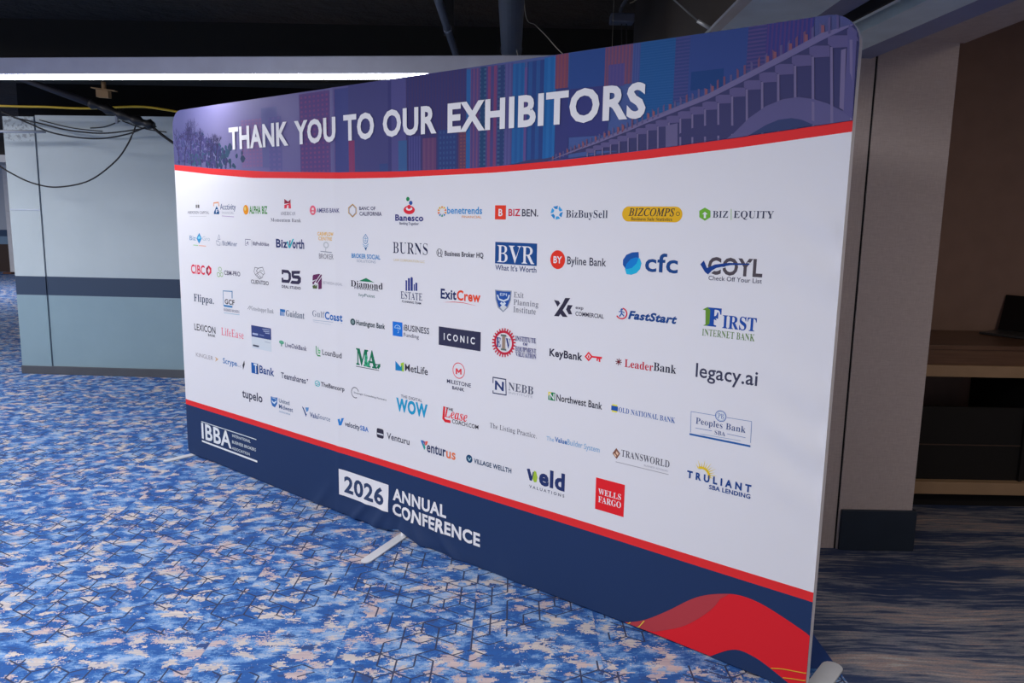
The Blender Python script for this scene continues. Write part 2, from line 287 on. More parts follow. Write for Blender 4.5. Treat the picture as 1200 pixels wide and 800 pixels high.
# print artwork in banner millimetres: T text, P polygon, R rectangle, O ring or disc, L line, B printed building
LOGDATA = r'''[["logo","tiny grey candle mark above thin grey lettering, first logo of the top row",[["R","8b8b92",242.2,262.5,1648.0,1668.3,0],["R","6f6f76",267.0,287.1,1648.1,1668.4,0],["L","c9c3b0",2.9,[253.6,1672.4],[255.0,1689.8]],["L","c9c3b0",2.9,[276.0,1672.4],[277.7,1692.6]],["T","ABERDEEN CAPITAL",138.0,401.9,1611.6,1627.9,"85859a","N",5,0],["L","b9bacb",2.9,[164.7,1594.8],[367.3,1597.0]]]],
["logo","orange arch and blue drop beside thin blue lettering",[["L","dc9a78",7.9,[459.0,1661.4],[462.5,1679.4],[515.8,1682.8],[520.5,1661.5]],["P","1f5a9a",[493.1,1661.5],[522.0,1625.1],[518.9,1611.0],[457.3,1611.6],[460.5,1624.6]],["T","F",482.1,505.5,1619.2,1639.0,"d9deee","N",30,0],["T","Acctivity",532.8,707.0,1639.7,1674.0,"4a5f96","N",5,0],["T","FINANCIAL",551.1,684.5,1613.6,1626.9,"a9abc0","N",5,0],["L","a48fc0",3.4,[549.7,1601.2],[682.9,1597.2]]]],
["logo","orange egg shape beside green condensed capitals",[["O","e08a1e",814.5,1639.7,27.3,28.1,0,0,360],["O","f4c070",807.2,1646.1,9.8,11.9,0,0,360],["T","ALPHA BIZ",850.4,1031.8,1619.2,1660.1,"4a9a48","N",25,0]]],
["logo","red letter mark above grey small capitals",[["P","9c2a48",[1198.3,1701.6],[1232.3,1686.3],[1256.2,1700.0],[1255.3,1679.8],[1197.0,1674.6]],["P","d43a52",[1195.9,1649.1],[1196.7,1668.5],[1255.3,1679.8],[1259.1,1649.4],[1235.0,1650.3],[1235.9,1668.6],[1222.8,1666.0],[1217.7,1650.2]],["T","AMERICAN",1159.4,1298.1,1612.6,1631.5,"7d7d92","S",-6,0],["T","Momentum Bank",1063.4,1347.3,1575.5,1594.5,"6d6d86","S",-6,0]]],
["logo","pink ring mark beside slim indigo capitals",[["O","d8607c",1455.0,1641.0,26.8,25.6,0,0,360],["O","eec9d6",1455.2,1646.9,9.7,7.9,0,0,360],["O","eec9d6",1454.6,1630.6,11.4,4.9,0,0,360],["L","d8607c",3.5,[1440.3,1639.4],[1470.3,1639.6]],["T","AMERIS BANK",1488.9,1683.7,1629.7,1652.0,"45458a","N",12,0]]],
["logo","pointed gold oval outline beside two lines of navy capitals",[["L","b8935a",5.1,[1790.1,1673.5],[1819.6,1653.5],[1819.1,1628.8],[1788.8,1608.9],[1756.1,1629.7],[1756.6,1654.6],[1790.1,1673.5]],["L","55507a",2.3,[1790.1,1669.7],[1812.3,1652.1],[1811.9,1630.2],[1788.9,1612.6],[1763.5,1631.2],[1764.0,1652.8],[1790.1,1669.7]],["T","BANC OF",1841.3,1966.2,1644.7,1660.8,"3a3868","N",20,0],["T","CALIFORNIA",1843.6,2011.9,1617.4,1635.7,"3a3868","N",20,0]]],
["logo","green leaf, blue drop and red ring above bold navy lettering",[["O","1e8a58",2198.7,1698.4,11.8,10.1,0,0,360],["O","2a50a0",2218.5,1680.3,11.7,10.0,0,0,360],["O","d2243a",2207.4,1647.1,38.4,20.2,0,0,360],["O","f0e6ee",2207.4,1653.1,22.1,9.1,0,0,360],["O","d2243a",2207.4,1661.2,12.5,10.1,0,0,360],["T","Banesco",2109.7,2303.3,1596.0,1624.3,"2b2f86","N",30,0],["T","Banking Together",2139.9,2273.0,1577.2,1589.4,"5a5f86","N",13,0]]],
["logo","small sunburst of coloured petals beside blue lowercase lettering",[["P","e0902e",[2424.3,1652.2],[2418.6,1665.1],[2432.3,1665.2]],["P","e8b83a",[2431.8,1650.8],[2436.3,1664.1],[2447.4,1657.3]],["P","d8663a",[2436.9,1645.9],[2449.9,1654.5],[2454.1,1643.5]],["P","e0902e",[2437.7,1639.4],[2454.2,1640.0],[2450.1,1629.0]],["P","3f78b8",[2433.9,1633.6],[2447.6,1626.1],[2436.6,1619.2]],["P","2f9a8a",[2426.9,1630.9],[2432.6,1618.0],[2418.9,1617.8]],["P","3f78b8",[2419.5,1632.3],[2414.8,1618.9],[2403.7,1625.6]],["P","d8663a",[2414.3,1637.2],[2401.1,1628.5],[2396.8,1639.5]],["P","e0902e",[2413.5,1643.7],[2396.8,1643.2],[2401.0,1654.2]],["P","e8b83a",[2417.4,1649.5],[2403.5,1657.1],[2414.6,1664.0]],["T","benetrends",2458.3,2671.3,1632.6,1662.5,"3a8ad0","N",20,0],["T","FINANCIAL",2549.8,2669.3,1613.7,1624.0,"dd9a6a","N",5,0]]],
["logo","red square with a white initial beside crimson and grey capitals",[["R","dc3a2a",2746.0,2808.0,1609.8,1670.3,0],["T","B",2766.4,2789.0,1625.1,1654.1,"d9deee","N",20,0],["T","BIZ",2822.4,2888.1,1626.0,1654.5,"c02a48","N",20,0],["T","BEN.",2896.7,2983.6,1625.2,1654.1,"4a4860","N",15,0]]],
["logo","ring of blue arrow wedges beside slab serif lettering",[["P","2a82cc",[3095.7,1640.6],[3109.3,1644.4],[3102.4,1622.2],[3090.8,1630.9]],["P","3a9ae0",[3086.9,1627.0],[3097.6,1618.0],[3073.3,1612.8],[3075.6,1626.3]],["P","2a82cc",[3069.9,1627.6],[3066.8,1614.6],[3049.2,1631.9],[3063.4,1636.6]],["P","3a9ae0",[3061.5,1641.9],[3047.6,1638.0],[3054.7,1660.4],[3066.5,1651.6]],["P","2a82cc",[3070.4,1655.5],[3059.6,1664.6],[3084.1,1669.6],[3081.8,1656.1]],["P","3a9ae0",[3087.4,1654.8],[3090.5,1667.7],[3107.7,1650.5],[3093.8,1645.8]],["T","BizBuySell",3125.6,3322.6,1622.9,1651.8,"3d4262","S",-4,0]]],
["logo","golden pill shape with italic capitals inside",[["R","f0a824",3387.5,3640.2,1610.8,1667.5,1],["T","BIZCOMPS",3415.5,3608.9,1632.8,1660.4,"2f3040","T",8,0],["O","2f3040",3622.1,1641.7,7.7,7.7,0.75,0,360],["T","Business Sale Statistics",3427.0,3600.0,1615.4,1627.3,"3a3538","S",0,0]]],
["logo","green hexagon with a pale arrow beside serif capitals split by a thin bar",[["P","6aa83c",[3726.4,1664.4],[3748.2,1653.3],[3749.6,1630.8],[3729.2,1618.5],[3707.0,1630.3],[3705.7,1653.0]],["P","d9deee",[3727.2,1650.1],[3738.4,1641.2],[3731.9,1641.2],[3732.7,1627.6],[3724.5,1627.5],[3723.7,1641.1],[3717.1,1641.0]],["T","BIZ",3757.9,3815.3,1629.8,1652.8,"3a3f60","S",-4,0],["L","8fb870",2.2,[3825.1,1659.7],[3827.5,1622.9]],["T","EQUITY",3835.6,3976.7,1629.8,1653.6,"3a3f60","S",-4,0]]],
["logo","blue diamond between light blue and grey letters",[["T","Biz",150.1,227.2,1442.9,1471.3,"5a86b8","N",5,0],["P","2f86c6",[272.1,1492.2],[300.6,1457.9],[266.2,1422.9],[235.0,1456.1]],["P","7ac4e8",[270.6,1474.7],[291.6,1457.7],[261.9,1452.1],[246.5,1457.6]],["T","Gro",309.6,397.8,1444.9,1471.1,"a9b6cc","N",5,0],["L","8fc090",4.8,[194.7,1412.3],[251.7,1411.8]],["L","e0a090",4.7,[263.0,1411.6],[346.8,1410.4]]]],
["logo","three outlined triangles beside slim blue grey lettering",[["L","8288a4",3.4,[506.5,1486.6],[491.6,1457.7],[518.1,1457.4],[506.5,1486.6]],["L","8288a4",3.4,[472.7,1448.6],[478.3,1423.0],[515.4,1421.5],[501.4,1446.6],[472.7,1448.6]],["L","8288a4",3.4,[526.0,1421.8],[525.4,1441.7]],["T","BizMiner",542.9,707.5,1422.4,1449.4,"7f86a4","N",12,0]]],
["logo","small square outline mark beside condensed grey lettering",[["L","75759a",3.3,[850.6,1466.1],[796.0,1466.6],[795.8,1431.6],[807.5,1430.9]],["L","75759a",4.9,[807.1,1439.6],[822.6,1453.8],[826.3,1434.8]],["L","75759a",2.7,[863.9,1463.2],[861.8,1427.9]],["T","BizProfitValue",875.4,1038.2,1434.9,1455.3,"62628a","N",17,0]]],
["logo","navy lettering with a teal double stroke in the middle",[["T","Biz",1107.6,1217.8,1431.8,1476.6,"2c3a78","N",30,0],["P","30a8c0",[1209.6,1467.6],[1223.6,1468.1],[1236.4,1440.6],[1265.9,1482.7],[1279.6,1483.1],[1242.9,1430.5],[1228.9,1430.0]],["P","2c3a78",[1237.8,1473.6],[1248.2,1474.0],[1243.8,1451.2],[1234.6,1440.6]],["T","orth",1264.8,1371.8,1432.2,1480.2,"2c3a78","N",30,0]]],
["logo","two lines of gold capitals above a small grey tree",[["T","CASHFLOW",1492.8,1632.4,1508.7,1525.9,"dfa83a","N",30,0],["T","CENTRE",1500.0,1618.5,1483.2,1501.3,"dfa83a","N",15,0],["O","b4b8c8",1565.1,1458.8,23.7,17.7,0.6,0,360],["L","9a9eb0",3.9,[1562.2,1440.0],[1561.7,1422.8]],["L","8a8ea4",4.5,[1517.9,1423.5],[1612.7,1421.4]],["T","BROKER",1502.6,1629.1,1385.0,1411.6,"8a8a9c","N",3,0]]],
["logo","blue line drawing of a microphone above blue capitals",[["L","2f7ab8",3.3,[1888.4,1524.3],[1905.9,1503.9],[1900.6,1482.8],[1887.6,1475.4],[1872.0,1481.9],[1870.3,1505.2],[1888.4,1524.3]],["L","4a90c8",2.8,[1864.7,1474.6],[1887.5,1463.7],[1909.7,1476.1]],["L","4a90c8",2.8,[1869.6,1465.4],[1887.3,1454.3],[1905.3,1466.6]],["P","2a5f9a",[1878.7,1456.3],[1896.6,1457.0],[1889.2,1440.4]],["L","4a90c8",2.3,[1888.3,1512.7],[1887.8,1484.7]],["L","4a90c8",2.3,[1877.4,1503.0],[1900.9,1502.8]],["L","4a90c8",2.3,[1877.2,1491.4],[1900.7,1491.1]],["T","BROKER SOCIAL",1775.9,1997.8,1401.4,1423.0,"3a84c8","N",25,0],["T","SOLUTIONS",1815.9,1962.7,1380.7,1393.8,"9aa2bc","N",5,0]]],
["logo","tall navy serif capitals above a faint gold line of lettering",[["T","BURNS",2091.7,2332.0,1438.7,1491.4,"2c3258","S",-8,0],["T","LAW CORPORATION LLC",2097.4,2312.8,1399.4,1410.7,"c8b890","N",5,0]]],
["logo","round grey outline mark beside small dark lettering",[["O","4a4a5c",2410.2,1452.2,19.4,18.8,0.86,0,360],["L","3a3a4c",3.5,[2401.1,1462.8],[2401.2,1440.5]],["L","3a3a4c",3.5,[2419.1,1463.5],[2420.7,1436.3],[2427.6,1432.7]],["L","3a3a4c",3.0,[2401.1,1451.4],[2419.2,1451.1]],["T","Business Broker HQ",2444.0,2682.2,1440.1,1461.8,"33334a","N",22,0]]],
["logo","dark blue rectangle with large white serif capitals",[["R","1c4f9c",2750.6,2981.4,1419.5,1513.1,0],["T","BVR",2763.2,2969.9,1426.3,1499.5,"dfe6f2","S",-8,0],["T","What It's Worth",2753.0,2980.1,1391.2,1414.3,"2c4080","N",9,0]]],
["logo","red disc with two white letters beside slim dark lettering",[["O","dd3326",3089.1,1450.9,37.3,38.4,0,0,360],["T","BY",3067.8,3110.3,1437.0,1464.0,"eef0f4","N",20,0],["T","Byline Bank",3137.2,3323.5,1435.2,1466.1,"3f3f58","N",11,0]]],
["logo","two overlapping blue shapes beside lowercase blue letters",[["P","1a50a4",[3466.6,1497.4],[3468.9,1475.9],[3458.9,1453.8],[3437.8,1436.4],[3412.9,1429.7],[3399.5,1445.4],[3399.2,1464.6],[3413.5,1484.4],[3438.2,1494.7]],["P","20a8dc",[3409.8,1429.5],[3415.2,1449.0],[3433.1,1468.9],[3454.6,1476.4],[3473.4,1473.4],[3481.1,1454.9],[3476.0,1433.0],[3460.7,1417.0],[3439.2,1409.2],[3417.0,1410.7]],["P","1178d0",[3410.9,1431.7],[3415.2,1449.0],[3433.1,1468.9],[3454.6,1476.4],[3467.7,1475.9],[3460.1,1453.9],[3439.8,1435.4],[3419.3,1430.0]],["T","cfc",3496.7,3633.3,1427.3,1493.4,"1e4c98","N",17,0]]],
["logo","blue tick swooping through grey capitals",[["T","COYL",3751.2,3951.3,1432.3,1488.8,"57505e","N",30,0],["P","c9cde2",[3749.6,1423.1],[3761.8,1448.3],[3819.5,1469.9],[3902.1,1478.8],[3915.3,1472.1],[3830.6,1461.9],[3773.1,1441.2],[3757.6,1426.6]],["P","16429c",[3721.3,1463.5],[3734.2,1477.4],[3747.9,1451.6],[3777.0,1465.3],[3829.8,1473.9],[3903.4,1474.5],[3903.7,1470.6],[3835.6,1466.2],[3783.1,1453.4],[3767.5,1443.5],[3753.2,1428.4],[3740.6,1436.9]],["T","Check Off Your List",3756.0,3951.9,1409.4,1424.8,"4a4a68","N",5,0]]],
["logo","crimson capitals beside a crimson hexagon with a pale centre",[["T","CIBC",152.1,321.0,1229.5,1284.5,"d02a4c","N",25,0],["P","9c2444",[370.4,1291.1],[338.8,1270.7],[336.6,1242.3],[365.0,1224.0],[398.6,1244.7],[400.9,1274.0]],["P","d2284a",[370.4,1291.1],[400.9,1274.0],[398.6,1244.7],[365.0,1224.0],[366.1,1237.0],[375.7,1261.0],[369.3,1278.2]],["P","f0c8d6",[370.4,1277.1],[384.3,1258.5],[367.2,1237.0],[354.4,1256.9]]]],
["logo","three green outlined loops beside small dark capitals",[["O","86b070",501.3,1273.5,19.3,13.9,0.72,0,360],["O","86b070",482.7,1239.0,19.4,15.1,0.72,0,360],["O","86b070",517.1,1241.0,17.1,15.0,0.72,0,360],["T","CBM-PRO",547.7,726.0,1242.3,1268.4,"4a4468","N",12,0]]],
["logo","grey line drawing of a handshake above slim dark capitals",[["L","62626e",3.3,[875.4,1279.8],[886.5,1305.0],[919.8,1301.3],[939.0,1305.0],[967.6,1309.2],[984.6,1275.0],[970.0,1266.1]],["L","62626e",3.3,[875.4,1279.8],[888.8,1261.4],[930.6,1239.3],[959.6,1249.2],[970.0,1266.1]],["L","62626e",3.3,[888.8,1261.4],[918.3,1274.0],[899.7,1283.9],[919.8,1301.3]],["L","62626e",3.3,[918.3,1274.0],[937.8,1283.3],[970.0,1266.1]],["L","62626e",2.7,[902.9,1255.6],[922.7,1267.7]],["L","62626e",2.7,[916.8,1247.7],[936.5,1259.8]],["L","62626e",2.7,[935.7,1245.0],[950.6,1256.8]],["L","62626e",2.7,[938.3,1291.4],[966.4,1287.6]],["T","CLIENTSIO",840.7,1023.6,1207.7,1230.2,"4a4a5c","N",9,0]]],
["logo","heavy slashed letters D and S in dark indigo",[["P","3a3558",[1156.2,1306.9],[1219.9,1306.7],[1243.7,1289.8],[1244.1,1258.5],[1225.5,1233.8],[1152.7,1232.8],[1154.0,1259.9],[1169.2,1260.8],[1169.6,1250.2],[1213.0,1250.8],[1220.5,1259.7],[1220.6,1283.2],[1212.1,1289.5],[1171.4,1289.3],[1171.0,1280.4],[1154.9,1279.4]],["P","3a3558",[1250.4,1304.2],[1332.2,1308.7],[1324.8,1291.8],[1275.7,1289.0],[1271.1,1280.9],[1318.4,1282.2],[1337.5,1269.4],[1334.9,1246.0],[1316.4,1233.0],[1251.6,1231.3],[1234.3,1234.4],[1250.7,1250.0],[1300.0,1250.0],[1308.9,1257.3],[1304.8,1262.2],[1261.6,1262.2],[1249.1,1274.5]],["T","DEAL STUDIO",1153.5,1332.6,1203.6,1218.3,"3a3558","N",30,0]]],
["logo","purple panel cut by white slashes beside faint thin capitals",[["P","6a2a62",[1450.3,1293.9],[1499.5,1301.8],[1523.6,1298.2],[1521.2,1222.8],[1491.0,1217.2],[1492.0,1246.0],[1441.0,1262.0],[1443.4,1285.9]],["P","54663c",[1440.0,1233.5],[1481.4,1245.3],[1480.5,1220.0],[1442.8,1218.4]],["P","6a2a62",[1440.7,1255.4],[1459.7,1258.1],[1459.2,1241.3],[1440.2,1241.1]],["L","dcdcec",4.1,[1455.1,1243.6],[1523.9,1310.7]],["L","dcdcec",4.1,[1467.1,1234.3],[1525.7,1290.8]],["L","dcdcec",3.1,[1440.9,1259.9],[1472.3,1267.5]],["L","dcdcec",3.0,[1486.3,1245.6],[1485.3,1216.8]],["T","BETHESDA LEGAL",1532.7,1697.1,1250.2,1264.0,"a9abc0","N",5,0]]],
["logo","green roof shape above black serif lettering",[["P","1c8460",[1830.0,1283.5],[1887.0,1302.7],[1950.8,1283.1],[1918.9,1284.4],[1886.7,1283.7]],["T","Diamond",1765.4,2013.4,1252.3,1284.1,"2a2838","S",0,0],["T","FINANCIAL",1794.7,1985.4,1241.8,1252.3,"4a4860","N",15,0],["T","IvyPoint",1828.7,1953.3,1205.7,1220.9,"5a8088","N",9,0]]],
["logo","five blue bars of different heights above navy serif capitals",[["R","2a3a94",2180.0,2191.3,1258.6,1309.7,0],["R","2a3a94",2197.3,2210.8,1259.9,1321.2,0],["R","2a3a94",2215.3,2230.9,1261.2,1325.0,0],["R","2a3a94",2237.6,2245.0,1262.5,1294.1,0],["R","2a3a94",2249.4,2262.0,1263.5,1302.2,0],["P","2a3a94",[2215.4,1321.9],[2224.3,1329.2],[2231.0,1322.8]],["T","ESTATE",2145.5,2297.1,1218.5,1253.4,"2c3a70","S",-8,0],["T","PLANNING TEAM",2154.5,2287.6,1199.7,1210.1,"2c3050","N",12,0]]],
["logo","bold navy and orange lettering over a thin red swoosh",[["T","Exit",2419.6,2520.4,1241.4,1284.3,"27336e","N",30,0],["T","Crew",2523.8,2668.8,1241.5,1284.4,"e0442c","N",30,0],["P","c8404a",[2433.8,1222.5],[2505.8,1231.2],[2566.2,1232.1],[2657.9,1222.1],[2566.3,1229.2],[2505.9,1228.3]]]],
["logo","blue shield with a pale wreath beside three lines of grey serif lettering",[["P","8a92aa",[2753.0,1304.1],[2800.3,1303.6],[2848.5,1306.1],[2844.6,1264.8],[2829.2,1230.8],[2802.3,1208.2],[2771.2,1225.9],[2756.9,1260.3]],["P","1f4aa0",[2758.6,1299.7],[2800.4,1298.9],[2842.6,1301.0],[2839.8,1266.8],[2824.8,1235.1],[2802.2,1215.3],[2776.1,1231.0],[2762.5,1263.1]],["L","c4cfe8",7.5,[2768.9,1280.2],[2776.6,1264.2],[2804.3,1257.9],[2828.3,1268.2],[2834.6,1285.1]],["P","c4c8d8",[2783.5,1229.3],[2801.5,1245.0],[2823.1,1232.6],[2802.2,1214.3]],["T","EPI",2782.3,2821.9,1280.3,1292.0,"aebfe4","N",20,0],["P","c4cfe8",[2783.2,1245.8],[2792.2,1253.6],[2800.3,1247.2],[2808.6,1254.5],[2818.5,1248.7],[2801.8,1232.3]],["T","Exit",2860.8,2915.0,1278.9,1302.4,"70728a","S",-9,0],["T","Planning",2860.3,2994.2,1247.0,1270.4,"70728a","S",-9,0],["T","Institute",2859.9,2982.0,1214.2,1239.5,"70728a","S",-9,0]]],
["logo","dark slanted X and chevron beside two lines of dark lettering",[["P","37344e",[3075.4,1283.9],[3100.1,1281.4],[3107.0,1272.1],[3094.4,1256.9]],["P","37344e",[3132.0,1296.3],[3157.6,1298.2],[3102.3,1217.4],[3077.7,1216.9],[3119.4,1273.2]],["P","37344e",[3112.0,1252.6],[3124.2,1242.5],[3146.6,1218.8],[3121.3,1217.8],[3104.5,1234.1]],["P","37344e",[3146.4,1268.7],[3170.3,1269.4],[3159.3,1250.9],[3169.1,1232.3],[3151.5,1230.7],[3138.0,1249.0]],["T","exp",3184.9,3223.0,1256.1,1269.1,"4a4860","N",13,0],["T","COMMERCIAL",3185.3,3320.9,1228.8,1245.2,"37344e","N",12,0]]],
["logo","red crescent around a blue runner beside bold blue italic lettering",[["O","c8304a",3401.9,1257.0,26.9,23.4,0.78,-150,80],["L","2a5aa8",5.0,[3399.3,1270.8],[3402.5,1257.0],[3394.0,1245.1]],["L","2a5aa8",5.0,[3402.5,1257.0],[3413.2,1247.9]],["L","2a5aa8",3.9,[3390.6,1262.7],[3402.2,1264.8],[3413.9,1260.9]],["O","2a5aa8",3403.1,1272.8,4.5,3.9,0,0,360],["T","FastStart",3432.1,3640.9,1239.9,1269.2,"1e4c9c","N",40,0.25]]],
["logo","green numeral joined to a blue serif capital with green small capitals below",[["P","6a9a3a",[3740.5,1301.8],[3758.2,1311.6],[3770.3,1310.6],[3774.4,1245.3],[3745.7,1243.5],[3754.8,1249.6],[3751.7,1299.7]],["T","F",3762.5,3813.1,1245.3,1309.9,"1a48a4","S",10,0],["T","IRST",3819.3,3943.2,1242.5,1288.2,"1a48a4","S",4,0],["T","INTERNET BANK",3743.8,3940.3,1207.8,1231.8,"5f8a3c","S",-8,0]]],
["logo","navy condensed serif lettering ending with a full stop",[["T","Flippa.",170.9,413.7,1048.0,1096.2,"2a4064","S",-2,0]]],
["logo","open blue square frame around dark capitals",[["L","4a80b4",5.3,[525.5,1049.3],[526.7,1140.0],[631.9,1144.1]],["L","3a70a8",8.0,[628.8,1145.0],[626.0,1103.6]],["R","3a7ab8",528.6,625.3,1042.0,1053.7,0],["T","GCF",541.2,649.9,1060.9,1089.9,"4a4248","N",25,0],["T","BUSINESS BROKERS",526.8,700.8,1015.2,1031.5,"8a8aa0","N",10,0],["L","9ab8d4",4.1,[527.5,1002.9],[699.7,1005.7]]]],
["logo","thin grey lettering with a small slanted mark",[["L","8a9098",3.4,[793.0,1049.1],[819.1,1070.9]],["L","8a9098",3.4,[812.7,1047.9],[828.8,1068.9]],["T","Grasshopper Bank",833.1,1064.5,1046.0,1070.9,"85899c","S",-10,0]]],
["logo","blue block letter mark beside slim navy serif lettering",[["R","2a6ab4",1128.9,1179.3,1064.0,1079.1,0],["R","2a6ab4",1128.0,1140.6,1040.8,1062.4,0],["R","2a6ab4",1146.1,1156.9,1041.3,1063.9,0],["R","2a6ab4",1164.1,1171.3,1041.1,1065.3,0],["T","Guidant",1187.7,1360.9,1042.0,1078.0,"3a5478","S",-4,0]]],
["logo","slim grey serif word joined to a bold blue word",[["T","Gulf",1434.7,1541.0,1065.4,1097.7,"6a7494","S",-10,0],["T","Coast",1543.3,1692.8,1060.0,1099.2,"1f62b4","N",30,0],["L","a4b0cc",3.1,[1438.4,1043.9],[1689.8,1050.9]],["L","b4bcd4",2.6,[1441.4,1035.4],[1593.9,1033.4]]]],
["logo","teal hexagon mark beside bold dark condensed lettering",[["O","3e5864",1777.0,1066.2,20.3,17.7,0,0,360],["O","9ab0bc",1777.0,1066.2,9.0,7.9,0.5,0,360],["T","Huntington Bank",1804.6,2027.3,1053.9,1078.8,"2f4452","N",30,0]]],
["logo","blue rectangle with a white head outline beside slim dark lettering",[["R","1a6cd4",2084.6,2156.1,1027.8,1099.3,0],["O","a8ccf4",2120.6,1070.3,21.8,14.0,0.8,-40,200],["L","a8ccf4",2.7,[2120.6,1074.6],[2129.0,1048.7],[2121.2,1043.5]],["L","a8ccf4",2.7,[2105.8,1067.7],[2135.3,1069.7]],["T","iBUSINESS",2163.8,2343.8,1061.9,1090.8,"45455c","N",13,0],["T","Funding",2165.2,2272.9,1031.7,1050.2,"6a6a84","N",7,0]]],
["logo","dark slate rectangle with widely spaced white capitals",[["R","37385a",2408.1,2673.3,1018.7,1106.2,0],["T","I C O N I C",2441.8,2637.6,1047.0,1077.0,"e4e8f2","N",22,0]]],
["logo","red gear ring around a column and two blue initials",[["O","b82440",2809.5,1074.0,56.3,53.9,0.8,0,360],["P","b82440",[2862.6,1083.6],[2875.9,1084.7],[2876.0,1078.3],[2862.8,1076.4]],["P","b82440",[2862.3,1071.2],[2875.1,1069.2],[2873.7,1062.8],[2860.7,1064.1]],["P","b82440",[2858.9,1059.0],[2870.6,1053.9],[2867.7,1047.8],[2855.6,1052.3]],["P","b82440",[2852.6,1047.6],[2862.5,1039.7],[2858.3,1034.3],[2847.8,1041.7]],["P","b82440",[2843.9,1037.7],[2851.4,1027.4],[2846.0,1023.1],[2837.8,1032.9]],["P","b82440",[2833.1,1029.9],[2837.7,1017.8],[2831.6,1014.7],[2826.1,1026.5]],["P","b82440",[2820.9,1024.6],[2822.4,1011.3],[2815.7,1009.7],[2813.4,1022.8]],["P","b82440",[2807.9,1022.1],[2806.2,1008.5],[2799.4,1008.4],[2800.4,1022.0]],["P","b82440",[2795.0,1022.6],[2790.1,1009.5],[2783.7,1011.0],[2787.9,1024.3]],["P","b82440",[2782.9,1026.2],[2775.0,1014.3],[2769.3,1017.3],[2776.5,1029.6]],["P","b82440",[2772.3,1032.6],[2761.9,1022.6],[2757.3,1026.9],[2767.1,1037.4]],["P","b82440",[2763.9,1041.4],[2751.6,1033.9],[2748.3,1039.3],[2760.2,1047.4]],["P","b82440",[2758.1,1052.1],[2744.6,1047.6],[2742.9,1053.8],[2756.1,1059.0]],["P","b82440",[2755.3,1064.1],[2741.5,1062.9],[2741.4,1069.5],[2755.2,1071.4]],["P","b82440",[2755.8,1076.7],[2742.4,1078.8],[2743.9,1085.4],[2757.5,1084.0]],["P","b82440",[2759.4,1089.1],[2747.2,1094.4],[2750.3,1100.6],[2762.8,1096.0]],["P","b82440",[2765.9,1100.6],[2755.7,1108.8],[2760.1,1114.1],[2770.8,1106.6]],["P","b82440",[2774.9,1110.5],[2767.2,1121.0],[2772.8,1125.3],[2781.1,1115.3]],["P","b82440",[2785.9,1118.2],[2781.2,1130.4],[2787.5,1133.4],[2792.9,1121.5]],["P","b82440",[2798.2,1123.3],[2796.7,1136.5],[2803.4,1138.0],[2805.7,1125.0]],["P","b82440",[2811.1,1125.5],[2812.9,1138.9],[2819.5,1138.8],[2818.6,1125.5]],["P","b82440",[2823.9,1124.8],[2828.8,1137.6],[2835.0,1136.0],[2831.0,1123.0]],["P","b82440",[2835.8,1121.1],[2843.5,1132.6],[2849.0,1129.5],[2842.0,1117.7]],["P","b82440",[2846.1,1114.7],[2856.1,1124.2],[2860.6,1119.9],[2851.2,1109.8]],["P","b82440",[2854.3,1105.9],[2866.1,1113.0],[2869.3,1107.7],[2857.9,1100.0]],["P","b82440",[2859.9,1095.4],[2872.8,1099.6],[2874.5,1093.6],[2861.9,1088.6]],["T","E",2766.9,2792.9,1052.4,1094.1,"26368c","S",0,0],["T","V",2821.2,2847.9,1052.6,1095.3,"26368c","S",0,0],["R","6a7a7c",2792.2,2822.9,1101.9,1110.5,0],["R","6a7a7c",2793.6,2824.3,1039.9,1047.6,0],["R","a08880",2800.3,2817.5,1047.6,1102.0,0],["L","5f6f70",1.4,[2804.7,1100.6],[2805.8,1048.2]],["L","5f6f70",1.4,[2812.0,1101.4],[2813.2,1049.0]],["T","INSTITUTE",2875.5,2987.4,1091.2,1112.1,"3c3c8c","S",0,0],["T","OF",2917.6,2944.0,1074.7,1087.3,"3c3c8c","S",0,0],["T","EQUIPMENT",2876.6,2988.7,1046.9,1067.0,"3c3c8c","S",0,0],["T","VALUATION",2877.2,2990.5,1023.6,1043.7,"3c3c8c","S",0,0]]],
["logo","bold dark lettering beside a red key",[["T","KeyBank",3058.8,3225.7,1046.9,1076.9,"34344e","N",30,0],["P","d8283c",[3254.9,1088.2],[3276.2,1070.2],[3256.5,1047.9],[3236.0,1065.2]],["P","eef0f4",[3255.2,1078.6],[3266.0,1068.9],[3256.1,1057.5],[3245.4,1066.3]],["P","d8283c",[3259.1,1073.3],[3259.5,1062.4],[3251.8,1061.4],[3251.3,1072.4]],["P","d8283c",[3272.0,1072.7],[3320.3,1074.4],[3318.2,1065.5],[3312.1,1065.6],[3312.7,1052.5],[3304.5,1053.2],[3305.1,1063.8],[3301.0,1064.1],[3300.4,1054.4],[3294.2,1055.4],[3294.8,1066.0],[3273.3,1065.9]]]],
["logo","small dark red star beside red and dark serif lettering",[["L","7a2438",3.4,[3384.3,1065.0],[3411.3,1064.0]],["L","7a2438",3.4,[3389.5,1073.9],[3406.1,1055.0]],["L","7a2438",3.4,[3399.6,1077.4],[3396.1,1051.6]],["L","7a2438",3.4,[3408.6,1073.2],[3387.0,1055.7]],["T","Leader",3425.1,3551.5,1048.6,1078.8,"b82a44","S",0,0],["T","Bank",3553.2,3648.5,1051.5,1083.4,"37384f","S",0,0]]],
["logo","slim dark lowercase lettering with a dot, rightmost of its row",[["T","legacy.ai",3727.6,3960.3,1052.9,1103.2,"454766","N",11,0]]],
["logo","thin dark capitals with a small word beneath",[["T","LEXICON",162.7,418.0,858.4,899.9,"3c3c48","N",13,0],["T","BANK",329.5,415.2,834.5,850.2,"3c3c48","N",20,0]]],
["logo","slim pink red serif lettering",[["T","LifeEase",486.8,736.8,858.9,905.8,"d8607c","S",-9,0]]],
